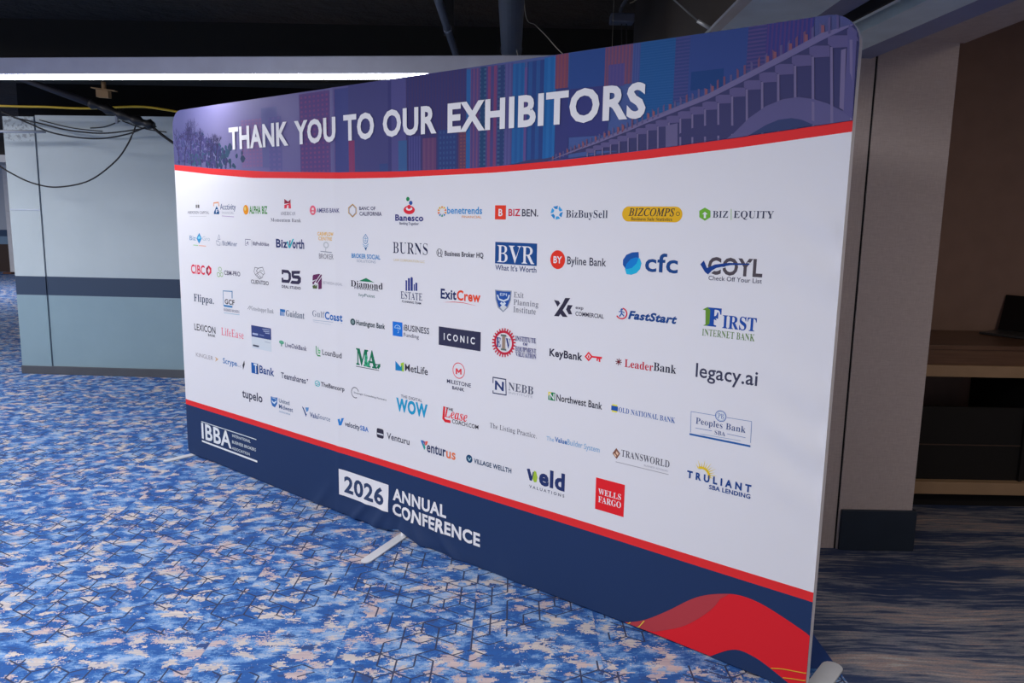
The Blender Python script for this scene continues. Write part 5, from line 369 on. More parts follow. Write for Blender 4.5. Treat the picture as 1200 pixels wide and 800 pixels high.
GLYPHS = r'''{"S":{"&":[492,[[224,-7,187,-7,141,-7,104,5,77,28,49,50,36,83,36,125,36,159,45,187,63,208,82,229,107,248,139,266,125,282,111,299,99,318,87,336,81,358,81,382,81,415,92,441,114,459,136,478,166,487,204,487,240,487,268,478,289,460,310,442,320,416,320,383,320,355,311,331,293,312,275,292,252,274,224,258,268,216,311,175,354,133,366,147,375,163,382,181,390,199,396,219,401,240,421,240,441,240,461,240,454,211,445,184,434,160,423,135,409,114,392,95,425,64,458,32,490,0,464,0,437,0,410,0,391,19,371,38,352,56,331,38,307,22,281,11,255,-1],[172,309,188,293,214,308,233,322,245,336,256,350,262,366,262,383,262,400,257,413,246,423,235,433,221,439,202,439,183,439,168,434,156,424,144,414,138,400,138,383,138,367,143,352,151,338,160,324],[161,46,189,46,217,46,242,50,263,60,283,69,300,80,314,93,268,139,221,184,175,229,150,215,132,200,118,185,104,171,97,151,97,127,97,102,106,83,122,68,139,53]]],
".":[180,[[101,-9,89,-9,78,-9,69,-6,60,1,52,9,48,20,48,36,48,53,52,64,60,71,69,78,78,81,89,81,101,81,111,78,119,71,127,64,132,53,132,36,132,20,127,9,119,1,111,-6]]],
"A":[437,[[37,0,-9,0,-9,6,-9,12,-9,18,4,18,15,22,24,30,32,38,41,53,49,75,101,205,154,336,206,466,212,466,218,466,224,465,278,339,331,213,384,87,394,62,403,45,411,34,419,24,429,18,443,18,443,12,443,6,443,0,372,0,300,0,229,0,229,6,229,12,229,18,265,18,283,27,283,46,283,52,280,64,273,81,266,98,259,115,253,132,203,132,153,132,103,132,95,112,87,91,79,71,77,67,76,63,76,59,75,54,75,51,75,48,75,28,91,18,124,18,125,18,126,18,128,18,128,12,128,6,128,0,82,0],[135,213,113,161,156,161,199,161,242,161,220,213,198,266,177,319,156,266]]],
"B":[443,[[90,0,16,0,16,6,16,12,16,17,39,18,54,23,62,32,71,41,75,58,75,82,75,178,75,273,75,369,75,388,73,403,69,412,66,422,60,429,51,433,43,437,31,439,15,439,15,444,15,450,15,455,84,455,152,455,220,455,338,455,396,420,396,351,396,296,360,261,287,247,375,231,418,192,418,132,418,90,403,58,371,35,339,12,295,0,238,0,164,0],[182,298,182,252,184,252,186,252,188,252,224,252,249,259,263,272,278,286,285,310,285,345,285,376,280,398,269,412,259,427,241,434,216,434,201,434,192,431,188,425,184,419,182,407,182,391,182,345],[206,24,222,24,251,24,271,32,283,49,295,66,301,92,301,128,301,165,293,192,277,208,261,223,235,231,197,231,192,231,187,231,182,231,182,176,182,120,182,65,182,50,185,39,190,33,196,27]]],
"C":[468,[[338,-11,257,-11,212,-11,172,-1,137,20,103,40,75,68,56,104,36,140,26,182,26,228,26,274,36,315,56,351,76,387,104,414,139,435,174,455,214,465,259,465,290,465,326,457,367,440,374,437,381,435,388,435,404,435,415,445,419,465,425,465,431,465,437,465,437,413,437,361,437,308,431,308,425,308,420,308,405,350,383,383,356,407,329,431,299,443,265,443,184,443,144,371,144,226,144,91,188,24,278,24,305,24,332,31,358,45,384,59,408,79,428,106,435,100,441,94,447,89,401,22]]],
"D":[496,[[90,0,20,0,20,6,20,12,20,17,41,18,55,22,63,30,70,37,74,52,74,75,74,174,74,274,74,374,74,400,70,418,61,426,52,434,37,439,15,439,15,444,15,450,15,455,84,455,153,455,222,455,302,455,363,436,405,396,447,357,468,301,468,228,468,76,388,0,228,0,159,0],[206,24,222,24,266,24,299,41,319,75,340,109,351,160,351,229,351,365,308,433,223,433,206,433,195,430,190,423,185,417,182,404,182,385,182,281,182,176,182,72,182,53,185,40,190,34,195,27]]],
"E":[442,[[143,0,14,0,14,6,14,11,14,17,38,17,54,21,62,30,71,38,75,54,75,78,75,175,75,272,75,369,75,398,71,417,62,425,53,434,38,439,16,439,16,444,16,450,16,455,144,455,271,455,399,455,399,410,399,365,399,320,394,320,389,320,383,320,378,361,364,390,340,406,317,422,281,430,232,430,217,430,207,430,200,428,193,427,188,423,186,417,184,411,183,401,183,388,183,341,183,293,183,246,186,246,190,246,193,246,223,246,245,254,259,269,273,284,283,310,288,345,293,345,299,345,304,345,304,270,304,194,304,118,299,118,293,118,287,118,285,145,280,166,273,181,266,197,255,207,241,213,227,219,208,222,185,222,184,222,184,222,183,222,183,171,183,119,183,67,183,51,186,40,192,35,198,30,211,28,230,28,263,28,291,31,313,39,336,46,355,58,371,75,386,92,400,114,411,143,417,143,424,143,430,143,421,95,411,48,402,0,273,0]]],
"F":[404,[[96,0,15,0,15,6,15,12,15,17,39,19,54,25,62,34,71,43,75,59,75,84,75,181,75,278,75,375,75,399,70,415,61,423,53,431,37,436,14,439,14,444,14,450,14,455,141,455,267,455,394,455,394,410,394,365,394,320,388,320,383,320,377,320,373,347,366,369,355,385,345,402,330,413,310,420,290,428,263,431,230,431,217,431,207,431,200,429,193,428,188,426,186,421,183,417,182,409,182,398,182,348,182,298,182,247,185,247,187,247,190,247,220,247,242,255,256,270,270,286,280,311,284,347,290,347,296,347,302,347,302,270,302,194,302,118,296,118,291,118,285,118,280,158,271,185,257,200,242,216,220,224,189,224,186,224,184,224,182,224,182,176,182,128,182,81,182,64,184,52,188,43,192,33,199,27,210,24,220,20,236,18,257,17,257,12,257,6,257,0,176,0]]],
"G":[508,[[328,-10,268,-10,220,-10,177,0,141,19,105,39,77,67,57,103,37,139,28,181,28,229,28,276,37,317,57,352,77,387,105,415,139,435,174,455,213,465,257,465,292,465,330,457,369,441,376,437,382,436,388,436,395,436,401,438,406,443,410,448,415,455,419,465,425,465,431,465,437,465,437,413,437,360,437,308,431,308,426,308,420,308,410,335,398,359,382,379,366,399,349,415,329,426,309,438,289,443,267,443,186,443,146,371,146,228,146,157,157,104,180,67,203,31,235,13,275,13,301,13,318,18,328,27,338,37,343,51,343,71,343,90,343,109,343,128,343,149,338,163,329,170,320,178,302,182,275,182,275,187,275,193,275,198,350,198,425,198,500,198,500,193,500,187,500,182,478,182,464,178,457,171,450,163,446,149,446,128,446,95,446,62,446,29,387,3]]],
"I":[261,[[91,0,13,0,13,6,13,12,13,17,36,20,52,25,61,32,71,40,75,54,75,75,75,179,75,283,75,387,75,407,71,421,63,427,55,434,39,438,13,439,13,444,13,450,13,455,90,455,167,455,244,455,244,450,244,444,244,439,221,438,204,434,196,427,187,421,183,407,183,387,183,284,183,180,183,77,183,63,184,52,187,44,191,36,197,30,206,26,215,22,228,19,246,17,246,12,246,6,246,0,168,0]]],
"K":[510,[[92,0,16,0,16,6,16,12,16,17,39,18,55,23,63,32,71,40,75,56,75,81,75,180,75,279,75,379,75,400,71,415,63,424,55,433,39,438,17,439,17,444,17,450,17,455,92,455,167,455,242,455,242,450,242,444,242,439,226,437,213,435,205,432,196,429,191,423,187,415,184,407,183,395,183,379,183,330,183,282,183,234,229,280,275,327,321,373,339,392,349,407,349,418,349,432,329,439,291,439,291,444,291,450,291,455,356,455,421,455,486,455,486,450,486,444,486,439,483,439,480,439,477,439,438,439,394,413,345,361,320,335,295,310,271,285,335,205,399,126,463,46,471,36,479,29,487,25,495,20,505,18,519,17,519,12,519,6,519,0,440,0,360,0,281,0,281,6,281,12,281,17,291,17,299,18,306,18,313,19,318,19,322,21,330,24,334,28,334,34,334,41,328,51,316,66,277,115,238,164,199,214,194,208,188,203,183,198,183,159,183,120,183,81,183,56,187,40,195,32,203,23,219,18,242,17,242,12,242,6,242,0,167,0]]],
"L":[426,[[144,0,15,0,15,6,15,12,15,17,39,18,54,23,62,32,71,40,75,56,75,81,75,180,75,279,75,379,75,401,70,416,62,425,54,433,39,438,16,439,16,444,16,450,16,455,94,455,172,455,250,455,250,450,250,444,250,439,232,439,218,437,208,434,198,431,192,425,188,416,184,408,182,395,182,379,182,280,182,181,182,83,182,67,183,55,185,47,188,39,192,34,200,31,207,29,218,28,234,28,266,28,293,32,315,40,336,48,355,61,370,80,385,98,398,123,409,154,415,154,421,154,427,154,419,103,410,51,402,0,273,0]]],
"M":[634,[[66,0,14,0,14,6,14,12,14,17,36,18,52,23,61,32,71,40,75,56,75,79,75,180,75,281,75,382,75,397,74,408,71,416,67,423,61,429,53,432,44,436,31,438,15,439,15,444,15,450,15,455,71,455,128,455,185,455,229,351,273,247,317,142,361,247,405,351,449,455,505,455,561,455,617,455,617,450,617,444,617,439,596,437,581,432,573,423,564,415,560,400,560,378,560,281,560,183,560,85,560,66,562,52,565,43,568,33,574,27,582,23,590,20,601,18,617,17,617,12,617,6,617,0,543,0,469,0,396,0,396,6,396,12,396,17,412,19,424,21,433,25,441,28,447,35,450,44,453,53,455,66,455,83,455,188,455,294,455,399,399,266,344,133,288,0,282,0,276,0,270,0,215,130,160,259,105,389,105,286,105,183,105,80,105,54,110,38,120,30,129,21,146,17,169,17,169,12,169,6,169,0,118,0]]],
"N":[494,[[409,-11,403,-11,304,109,206,230,107,350,107,259,107,169,107,79,107,55,111,39,119,31,126,23,142,18,167,17,167,12,167,6,167,0,117,0,68,0,18,0,18,6,18,12,18,17,34,18,46,20,54,23,62,27,68,33,71,41,74,50,76,62,76,79,76,182,76,285,76,388,53,416,40,431,36,433,32,435,26,437,18,439,18,444,18,450,18,455,64,455,110,455,156,455,235,360,313,264,391,169,391,238,391,308,391,377,391,394,389,406,386,414,383,422,377,428,369,431,360,435,348,437,331,439,331,444,331,450,331,455,381,455,430,455,480,455,480,450,480,444,480,439,456,438,441,433,433,425,426,416,422,400,422,377,422,248,422,118,422,-11,415,-11]]],
"O":[525,[[295,-11,261,-11,227,-11,197,-5,169,7,140,19,116,36,94,58,73,79,57,105,45,134,33,163,28,194,28,228,28,261,33,292,45,321,57,350,73,376,95,397,116,419,141,436,170,448,199,460,231,466,265,466,298,466,329,460,357,448,385,436,410,420,431,399,452,377,469,352,481,323,492,294,498,262,498,228,498,194,492,163,481,134,469,105,452,79,430,58,409,36,384,19,355,7,326,-5],[228,12,265,12,341,12,379,84,379,228,379,298,369,352,348,389,326,425,297,443,260,443,183,443,145,371,145,228,145,157,156,104,177,67,199,30]]],
"P":[418,[[91,0,15,0,15,6,15,12,15,17,39,18,54,23,62,32,71,40,75,56,75,81,75,180,75,279,75,379,75,400,70,415,62,424,54,432,39,437,16,439,16,444,16,450,16,455,82,455,148,455,214,455,271,455,312,450,336,440,359,430,377,416,390,398,403,379,409,357,409,332,409,294,395,263,367,240,338,217,297,206,242,206,222,206,202,206,182,206,182,164,182,122,182,81,182,56,186,40,194,32,202,23,218,18,242,17,242,12,242,6,242,0,166,0],[182,286,182,230,188,230,195,230,201,230,235,230,258,237,272,253,285,268,292,293,292,329,292,364,286,390,275,406,264,423,244,431,216,431,203,431,194,429,189,424,184,419,182,410,182,398,182,342]]],
"Q":[525,[[415,-116,378,-116,287,-116,223,-77,187,-1,154,11,125,28,101,50,78,72,59,99,47,129,34,159,28,192,28,228,28,261,33,292,45,321,57,350,73,376,95,397,116,419,141,436,170,448,199,460,231,466,265,466,298,466,329,460,357,448,385,436,410,420,431,399,452,377,469,352,481,323,492,294,498,262,498,228,498,173,484,126,454,86,424,45,383,17,330,0,355,-54,394,-81,445,-81,458,-81,474,-78,492,-73,493,-79,494,-86,495,-92,454,-108],[229,12,265,12,342,12,380,84,380,228,380,298,369,352,348,389,326,425,297,443,260,443,183,443,145,371,145,228,145,157,156,104,178,67,199,30]]],
"R":[473,[[91,0,15,0,15,6,15,12,15,17,39,18,54,23,62,32,71,40,75,56,75,81,75,180,75,279,75,379,75,400,70,415,62,424,54,432,39,437,16,439,16,444,16,450,16,455,83,455,150,455,217,455,284,455,334,445,367,426,400,406,417,376,417,334,417,279,383,242,315,224,354,166,393,108,432,50,439,39,446,31,452,26,458,20,467,17,478,17,479,17,480,17,480,17,480,12,480,6,480,0,433,0,386,0,338,0,293,71,247,141,201,212,195,212,188,212,182,212,182,168,182,124,182,81,182,56,186,40,194,32,202,23,218,18,242,17,242,12,242,6,242,0,166,0],[182,284,182,234,189,234,196,234,203,234,238,234,264,242,280,258,296,275,304,300,304,336,304,399,277,431,224,431,206,431,195,428,190,422,185,417,182,404,182,385,182,335]]],
"S":[390,[[49,-11,43,-11,43,45,43,102,43,158,49,158,56,158,62,158,73,109,90,73,111,50,133,26,162,15,197,15,222,15,242,22,257,36,271,50,279,68,279,89,279,119,261,142,225,160,204,170,183,180,163,191,124,210,95,231,77,253,59,274,50,301,50,332,50,359,56,383,67,403,79,423,95,438,115,449,136,460,159,466,185,466,198,466,213,465,229,461,246,458,263,454,282,448,286,447,289,446,291,446,294,445,297,445,300,445,311,445,318,452,320,466,327,466,333,466,339,466,339,417,339,368,339,319,334,319,328,319,322,319,316,344,306,366,293,385,281,404,265,418,248,429,231,439,213,445,194,445,171,445,153,439,140,426,126,414,120,399,120,380,120,363,125,348,137,336,149,325,166,314,189,303,210,293,232,283,253,273,281,260,302,247,317,233,333,219,344,204,350,188,356,172,359,154,359,133,359,104,352,79,339,58,325,36,306,20,281,8,256,-4,226,-10,192,-10,181,-10,170,-9,158,-8,147,-6,136,-3,126,1,114,5,105,8,98,9,91,11,87,12,85,12,77,12,72,10,69,7,66,4,63,-2,61,-11,55,-11]]],
"T":[423,[[171,0,92,0,92,6,92,12,92,17,116,17,133,22,142,31,151,40,156,56,156,81,156,198,156,316,156,433,154,433,151,433,149,433,114,433,86,423,65,403,45,383,32,355,29,318,23,318,17,318,11,318,11,364,11,409,11,455,144,455,277,455,410,455,410,409,410,363,410,317,405,317,399,317,394,317,386,394,344,433,269,433,267,433,265,433,263,433,263,316,263,198,263,81,263,56,268,39,276,30,285,22,302,17,328,17,328,12,328,6,328,0,249,0]]],
"U":[492,[[307,-13,248,-13,186,-13,141,1,114,29,87,56,73,98,73,155,73,230,73,304,73,379,73,400,69,415,61,424,52,432,37,437,15,439,15,444,15,450,15,455,90,455,165,455,240,455,240,450,240,444,240,439,224,437,211,435,202,432,194,429,188,423,185,415,182,407,181,395,181,379,181,299,181,219,181,140,181,100,188,71,203,51,218,32,242,22,275,22,353,22,392,68,392,159,392,232,392,305,392,378,392,400,388,415,379,423,371,432,354,437,328,439,328,444,328,450,328,455,377,455,426,455,474,455,474,450,474,444,474,439,454,436,440,430,433,421,426,413,422,398,422,378,422,313,422,247,422,181,422,112,408,62,380,32,351,2]]],
"V":[428,[[218,-13,212,-13,156,118,100,250,44,381,37,397,30,410,22,420,15,430,3,436,-14,439,-14,444,-14,450,-14,455,61,455,136,455,211,455,211,450,211,444,211,439,190,439,175,436,166,432,157,428,152,420,152,410,152,403,155,392,161,378,194,300,226,221,259,143,288,221,318,299,348,377,352,390,355,400,355,409,355,420,350,428,342,432,333,436,319,438,299,439,299,444,299,450,299,455,347,455,394,455,442,455,442,450,442,444,442,439,428,439,417,435,408,427,400,420,391,405,382,383,331,251,281,119,230,-13,224,-13]]],
"W":[611,[[177,-11,171,-11,124,124,78,258,32,393,27,409,21,420,15,427,9,434,-1,438,-15,439,-15,444,-15,450,-15,455,50,455,115,455,181,455,181,450,181,444,181,439,166,438,156,436,150,432,143,428,140,421,140,410,140,401,143,388,148,373,173,300,198,226,223,153,249,220,275,286,301,353,296,368,291,383,286,399,281,415,275,425,267,429,260,434,247,437,229,439,229,444,229,450,229,455,299,455,369,455,439,455,439,450,439,444,439,439,408,439,393,430,393,412,393,406,395,398,399,386,424,313,449,239,474,166,496,234,518,302,541,369,546,385,549,398,549,406,549,418,545,426,538,430,531,435,519,438,503,439,503,444,503,450,503,455,543,455,584,455,624,455,624,450,624,444,624,439,611,436,601,430,594,421,588,412,581,398,575,379,532,249,489,119,446,-11,440,-11,434,-11,428,-11,390,96,353,202,316,309,274,202,232,96,190,-11,184,-11]]],
"Y":[426,[[177,0,101,0,101,6,101,12,101,17,125,18,140,23,148,32,156,40,161,56,161,81,161,113,161,146,161,179,122,248,84,317,46,387,34,409,24,423,14,429,10,432,5,434,1,435,-4,437,-9,437,-13,438,-13,444,-13,450,-13,455,60,455,133,455,207,455,207,450,207,444,207,438,203,438,199,438,195,438,183,438,174,436,167,432,159,428,156,423,156,416,156,410,158,402,164,392,192,336,220,281,248,226,277,272,305,319,333,366,343,383,349,397,349,408,349,428,332,438,298,438,297,438,296,438,295,438,295,444,295,450,295,455,343,455,391,455,439,455,439,450,439,444,439,438,428,437,418,432,409,424,400,417,392,406,383,392,345,329,306,266,268,203,268,163,268,122,268,81,268,56,272,40,280,32,288,23,304,18,328,17,328,12,328,6,328,0,252,0]]],
"Z":[442,[[149,0,20,0,20,4,20,7,20,11,105,150,191,290,276,430,255,430,235,430,214,430,185,430,160,427,141,420,122,414,107,402,94,386,81,369,71,346,61,316,56,316,50,316,44,316,49,363,53,409,57,455,173,455,290,455,406,455,406,451,406,447,406,443,322,305,238,167,153,29,182,29,210,29,239,29,286,29,322,40,349,61,376,83,395,117,407,164,413,164,418,164,424,164,418,109,413,55,407,0,278,0]]],
"a":[344,[[282,-10,255,-10,221,-10,203,5,200,35,170,6,135,-9,95,-9,72,-9,54,-2,40,11,27,25,20,42,20,63,20,93,35,117,63,136,92,155,137,173,199,190,199,207,199,224,199,241,199,260,195,274,187,282,179,291,166,296,148,296,119,296,104,288,104,274,104,271,107,266,113,257,120,248,123,239,123,231,123,219,119,209,110,202,101,194,90,191,77,191,63,191,52,195,45,203,37,211,33,223,33,236,33,252,38,266,49,278,60,291,75,300,95,308,114,315,136,318,162,318,210,318,244,310,263,292,283,275,293,247,293,210,293,161,293,112,293,62,293,51,293,43,295,40,296,36,299,34,304,34,309,34,314,37,320,42,323,37,326,32,329,28,307,2],[129,34,151,34,157,34,165,36,174,41,183,46,191,53,199,63,199,99,199,134,199,169,145,157,118,128,118,84,118,50]]],
"c":[293,[[208,-10,156,-10,130,-10,107,-3,87,11,66,25,50,44,38,68,26,92,19,119,19,150,19,182,26,211,40,237,54,262,72,282,96,297,119,312,146,319,175,319,207,319,232,312,250,298,268,284,277,267,277,245,277,233,274,223,266,215,259,208,249,204,236,204,210,204,196,220,196,251,196,254,196,258,197,261,197,265,197,268,197,271,197,288,188,297,169,297,131,297,112,260,112,187,112,139,120,102,137,76,154,51,176,38,204,38,228,38,250,49,271,72,276,68,280,64,285,60,251,13]]],
"d":[370,[[176,-10,140,-10,116,-10,96,-3,78,10,59,24,45,43,35,66,25,90,19,117,19,147,19,182,25,212,36,237,47,263,62,283,81,297,101,311,122,318,146,318,177,318,203,306,223,280,223,320,223,361,223,401,223,415,219,425,212,430,205,436,193,439,176,439,176,445,176,450,176,455,224,455,271,455,319,455,319,329,319,202,319,75,319,59,321,47,325,41,329,34,338,30,353,28,353,22,353,16,353,11,317,11,274,4,223,-10,223,6,223,23,223,39,204,6],[152,28,171,28,182,28,192,33,202,41,212,50,219,62,223,76,223,131,223,186,223,242,221,253,216,262,206,270,197,277,186,281,174,281,153,281,139,270,130,250,122,229,118,197,118,153,118,111,121,79,130,58,138,38]]],
"e":[301,[[208,-10,154,-10,128,-10,105,-3,85,10,64,24,49,43,37,69,25,94,19,123,19,157,19,188,26,216,38,240,50,265,66,284,87,298,108,311,131,318,157,318,196,318,226,306,249,280,271,255,283,219,283,173,283,171,283,168,283,166,227,166,172,166,117,166,118,84,145,42,199,42,226,42,249,57,270,86,275,81,280,77,285,73,252,17],[116,196,116,192,145,192,173,192,201,192,201,200,201,207,201,215,201,243,199,264,193,277,187,290,177,297,161,297,131,297,116,266,116,203,116,200]]],
"f":[214,[[76,0,15,0,15,5,15,11,15,16,26,17,35,19,40,22,45,25,48,29,50,35,51,40,52,53,52,73,52,141,52,209,52,277,40,277,28,277,16,277,16,288,16,299,16,310,28,310,40,310,52,310,52,325,52,339,52,353,52,389,63,416,85,436,106,455,136,465,174,465,202,465,224,458,240,446,255,433,263,418,263,400,263,385,259,374,252,367,244,359,235,355,224,355,212,355,203,359,195,365,188,372,185,380,185,391,185,400,187,410,193,420,194,422,195,424,196,426,197,429,197,431,197,433,197,440,192,443,180,443,166,443,157,439,153,430,150,421,148,408,148,390,148,364,148,337,148,310,166,310,185,310,203,310,203,299,203,288,203,277,185,277,166,277,148,277,148,206,148,136,148,65,148,45,151,32,158,26,165,19,178,16,199,16,199,11,199,5,199,0,138,0]]],
"g":[327,[[201,-140,146,-140,102,-140,70,-134,48,-122,25,-109,14,-93,14,-75,14,-53,32,-36,69,-26,39,-11,24,7,24,30,24,47,30,61,42,74,55,86,75,99,102,110,49,130,22,164,22,212,22,233,28,252,40,268,51,284,67,296,88,305,108,314,131,318,157,318,184,318,209,314,233,304,261,304,289,304,317,304,317,292,317,280,317,268,301,268,284,268,268,268,284,249,291,227,291,203,291,184,286,166,276,151,266,136,252,124,234,116,216,107,195,103,172,103,167,103,162,103,157,103,152,104,147,104,142,104,130,104,120,101,112,94,105,88,101,80,101,71,101,56,114,49,141,49,152,49,164,49,175,49,211,49,239,46,259,40,279,34,294,25,303,13,311,0,316,-16,316,-37,316,-69,301,-94,272,-113,243,-131],[141,124,157,124,173,124,184,131,190,146,196,160,199,182,199,211,199,240,196,262,190,276,184,290,173,297,157,297,141,297,130,290,124,276,117,262,114,240,114,211,114,182,117,160,124,146,130,131],[131,-116,161,-116,229,-116,263,-99,263,-66,263,-54,259,-46,249,-41,240,-37,225,-34,205,-34,169,-34,133,-34,97,-34,81,-45,73,-57,73,-73,73,-84,80,-95,95,-103,109,-112]]],
"h":[381,[[72,0,18,0,18,5,18,11,18,16,31,17,40,20,45,26,50,31,52,41,52,56,52,170,52,285,52,399,52,413,50,423,46,429,41,435,32,439,19,440,19,445,19,450,19,455,62,455,105,455,148,455,148,392,148,330,148,267,173,301,205,318,243,318,301,318,330,283,330,212,330,160,330,108,330,56,330,42,333,32,337,26,342,20,350,17,363,16,363,11,363,5,363,0,310,0,256,0,202,0,202,5,202,11,202,16,204,16,205,16,207,16,226,16,235,29,235,56,235,109,235,163,235,217,235,235,233,249,229,258,225,267,216,271,203,271,182,271,163,259,148,235,148,175,148,116,148,56,148,42,150,32,154,26,158,20,167,17,180,16,180,11,180,5,180,0,126,0]]],
"i":[198,[[115,362,101,362,86,362,74,367,65,376,55,386,50,398,50,412,50,427,55,439,65,449,74,458,86,463,101,463,115,463,127,458,137,449,146,439,151,427,151,412,151,398,146,386,136,376,126,367],[72,0,18,0,18,5,18,11,18,16,32,17,41,20,45,26,50,31,52,41,52,56,52,121,52,186,52,252,52,268,50,279,47,285,43,290,34,293,20,293,20,299,21,305,21,310,63,310,106,310,148,310,148,225,148,141,148,56,148,42,150,32,154,26,158,20,167,17,180,16,180,11,180,5,180,0,126,0]]],
"k":[359,[[72,0,17,0,17,5,17,11,17,16,31,17,41,20,45,26,50,31,52,41,52,56,52,170,52,284,52,398,52,413,51,424,47,429,43,435,34,438,20,439,20,445,21,450,21,455,63,455,105,455,148,455,148,360,148,264,148,169,174,195,201,221,227,248,238,259,244,269,244,278,244,288,232,293,209,293,208,293,207,293,206,293,206,299,206,305,206,310,252,310,299,310,345,310,345,305,345,299,345,293,319,292,296,281,275,260,257,243,240,226,222,209,263,151,305,92,346,34,354,22,364,16,376,16,376,11,376,5,376,0,321,0,266,0,211,0,211,5,211,11,211,16,213,16,215,16,217,16,232,16,239,21,239,32,239,36,237,42,232,49,209,82,186,114,163,147,158,143,153,139,148,134,148,108,148,82,148,56,148,42,150,32,154,26,158,20,167,17,180,16,180,11,180,5,180,0,126,0]]],
"l":[199,[[72,0,18,0,18,5,18,11,18,16,32,17,41,20,45,26,50,31,52,41,52,56,52,170,52,284,52,398,52,412,51,423,47,429,43,435,34,439,20,439,20,445,20,450,20,455,63,455,106,455,148,455,148,322,148,189,148,56,148,42,150,32,154,26,158,20,167,17,180,16,180,11,180,5,180,0,126,0]]],
"m":[554,[[71,0,18,0,18,5,18,11,18,16,31,17,40,20,45,26,50,31,52,41,52,56,52,122,52,187,52,253,52,267,50,277,46,284,41,290,32,294,19,294,19,300,19,305,19,310,61,310,104,310,146,310,146,295,146,280,146,265,172,300,202,318,237,318,283,318,310,299,320,261,346,299,379,318,418,318,475,318,504,283,504,212,504,160,504,108,504,56,504,42,506,32,510,26,514,20,523,17,536,16,536,11,536,5,536,0,483,0,430,0,377,0,377,5,377,11,377,16,390,17,398,20,403,26,407,32,410,42,410,56,410,109,410,163,410,217,410,235,408,249,404,258,400,267,391,271,377,271,358,271,340,260,324,237,324,177,324,116,324,56,324,42,327,32,331,26,335,20,343,17,356,16,356,11,356,5,356,0,304,0,252,0,199,0,199,5,199,11,199,16,212,17,221,20,225,26,229,32,232,42,232,56,232,109,232,163,232,217,232,235,230,248,226,258,222,267,213,271,199,271,178,271,161,259,146,235,146,175,146,116,146,56,146,42,148,33,152,27,156,20,165,17,177,16,177,11,177,5,177,0,124,0]]],
"n":[381,[[72,0,18,0,18,5,18,11,18,16,31,17,40,20,45,26,50,31,52,41,52,56,52,122,52,187,52,253,52,267,50,277,46,284,41,290,32,294,19,294,19,300,19,305,19,310,62,310,105,310,148,310,148,296,148,282,148,267,172,301,204,318,243,318,301,318,330,283,330,212,330,160,330,108,330,56,330,42,333,32,337,26,342,20,350,17,363,16,363,11,363,5,363,0,310,0,256,0,202,0,202,5,202,11,202,16,204,16,205,16,207,16,226,16,235,29,235,56,235,109,235,163,235,217,235,235,233,249,229,258,225,267,216,271,203,271,182,271,163,259,148,235,148,175,148,116,148,56,148,42,150,32,154,26,158,20,167,17,180,16,180,11,180,5,180,0,126,0]]],
"o":[336,[[198,-10,169,-10,139,-10,113,-3,90,11,68,26,50,45,38,70,25,95,19,123,19,154,19,186,25,214,38,239,50,264,68,283,90,297,113,311,139,318,168,318,197,318,223,311,245,298,268,284,285,264,298,240,311,215,317,186,317,154,317,122,311,93,298,69,285,44,268,25,245,11,223,-3],[150,11,169,11,187,11,201,21,209,39,213,48,216,62,217,81,219,101,220,125,220,154,220,213,216,252,208,271,199,289,186,299,169,299,149,299,136,289,128,271,121,251,117,213,117,154,117,125,118,101,120,82,121,62,124,48,128,39,136,21]]],
"p":[371,[[77,-139,17,-139,17,-134,17,-129,17,-124,28,-123,35,-121,40,-117,45,-113,49,-108,50,-101,52,-94,52,-82,52,-64,52,39,52,141,52,243,52,264,50,277,46,283,42,289,33,293,19,295,19,300,19,305,19,310,61,310,102,310,143,310,143,294,143,278,143,263,163,300,192,319,230,319,254,319,275,312,293,298,311,284,325,265,335,241,345,217,350,190,350,160,350,127,345,98,334,72,324,46,310,26,291,12,273,-3,251,-10,227,-10,194,-10,168,4,148,32,148,2,148,-28,148,-58,148,-76,149,-89,152,-99,154,-108,160,-114,167,-118,174,-121,184,-122,197,-123,197,-128,197,-134,197,-139,137,-139],[174,28,195,28,216,28,231,39,239,59,248,81,253,112,253,154,253,195,249,226,241,248,234,268,220,278,199,278,178,278,161,264,148,235,148,180,148,124,148,69,158,42]]],
"r":[287,[[78,0,18,0,18,5,18,11,18,16,32,17,41,20,45,26,50,31,52,41,52,56,52,121,52,186,52,252,52,269,50,280,46,285,42,290,34,293,20,293,20,299,21,305,21,310,62,310,104,310,146,310,146,291,146,271,146,252,157,273,171,290,187,301,203,313,218,318,233,318,252,318,266,314,275,304,285,294,289,282,289,266,289,253,286,242,278,234,270,226,260,222,248,222,236,222,228,225,222,231,216,236,212,243,207,250,202,257,196,260,189,260,179,260,170,254,162,241,153,229,149,213,149,192,149,147,149,101,149,56,149,41,152,30,159,25,165,20,178,17,197,16,197,11,197,5,197,0,138,0]]],
"s":[288,[[183,-10,151,-10,133,-10,112,-5,87,6,83,8,78,9,73,9,62,9,55,3,51,-9,46,-9,41,-9,36,-9,36,29,36,67,36,105,41,105,47,105,53,105,59,77,71,55,87,39,103,23,121,15,140,15,157,15,170,19,179,27,188,34,192,45,192,58,192,77,180,93,156,105,139,113,123,121,107,130,84,141,66,154,54,169,43,184,37,201,37,220,37,248,46,272,65,291,83,310,109,319,141,319,148,319,156,318,166,316,175,314,186,311,199,308,201,307,203,307,206,306,209,305,211,305,213,305,221,305,226,310,230,319,235,319,239,319,244,319,244,287,244,254,244,222,239,222,233,222,228,222,221,246,211,264,196,277,182,290,167,296,149,296,135,296,124,293,116,286,109,279,105,270,105,259,105,248,108,240,115,232,122,225,133,218,146,212,161,204,176,197,191,189,214,178,231,166,241,151,252,137,257,118,257,95,257,62,247,37,228,18,209,-1]]],
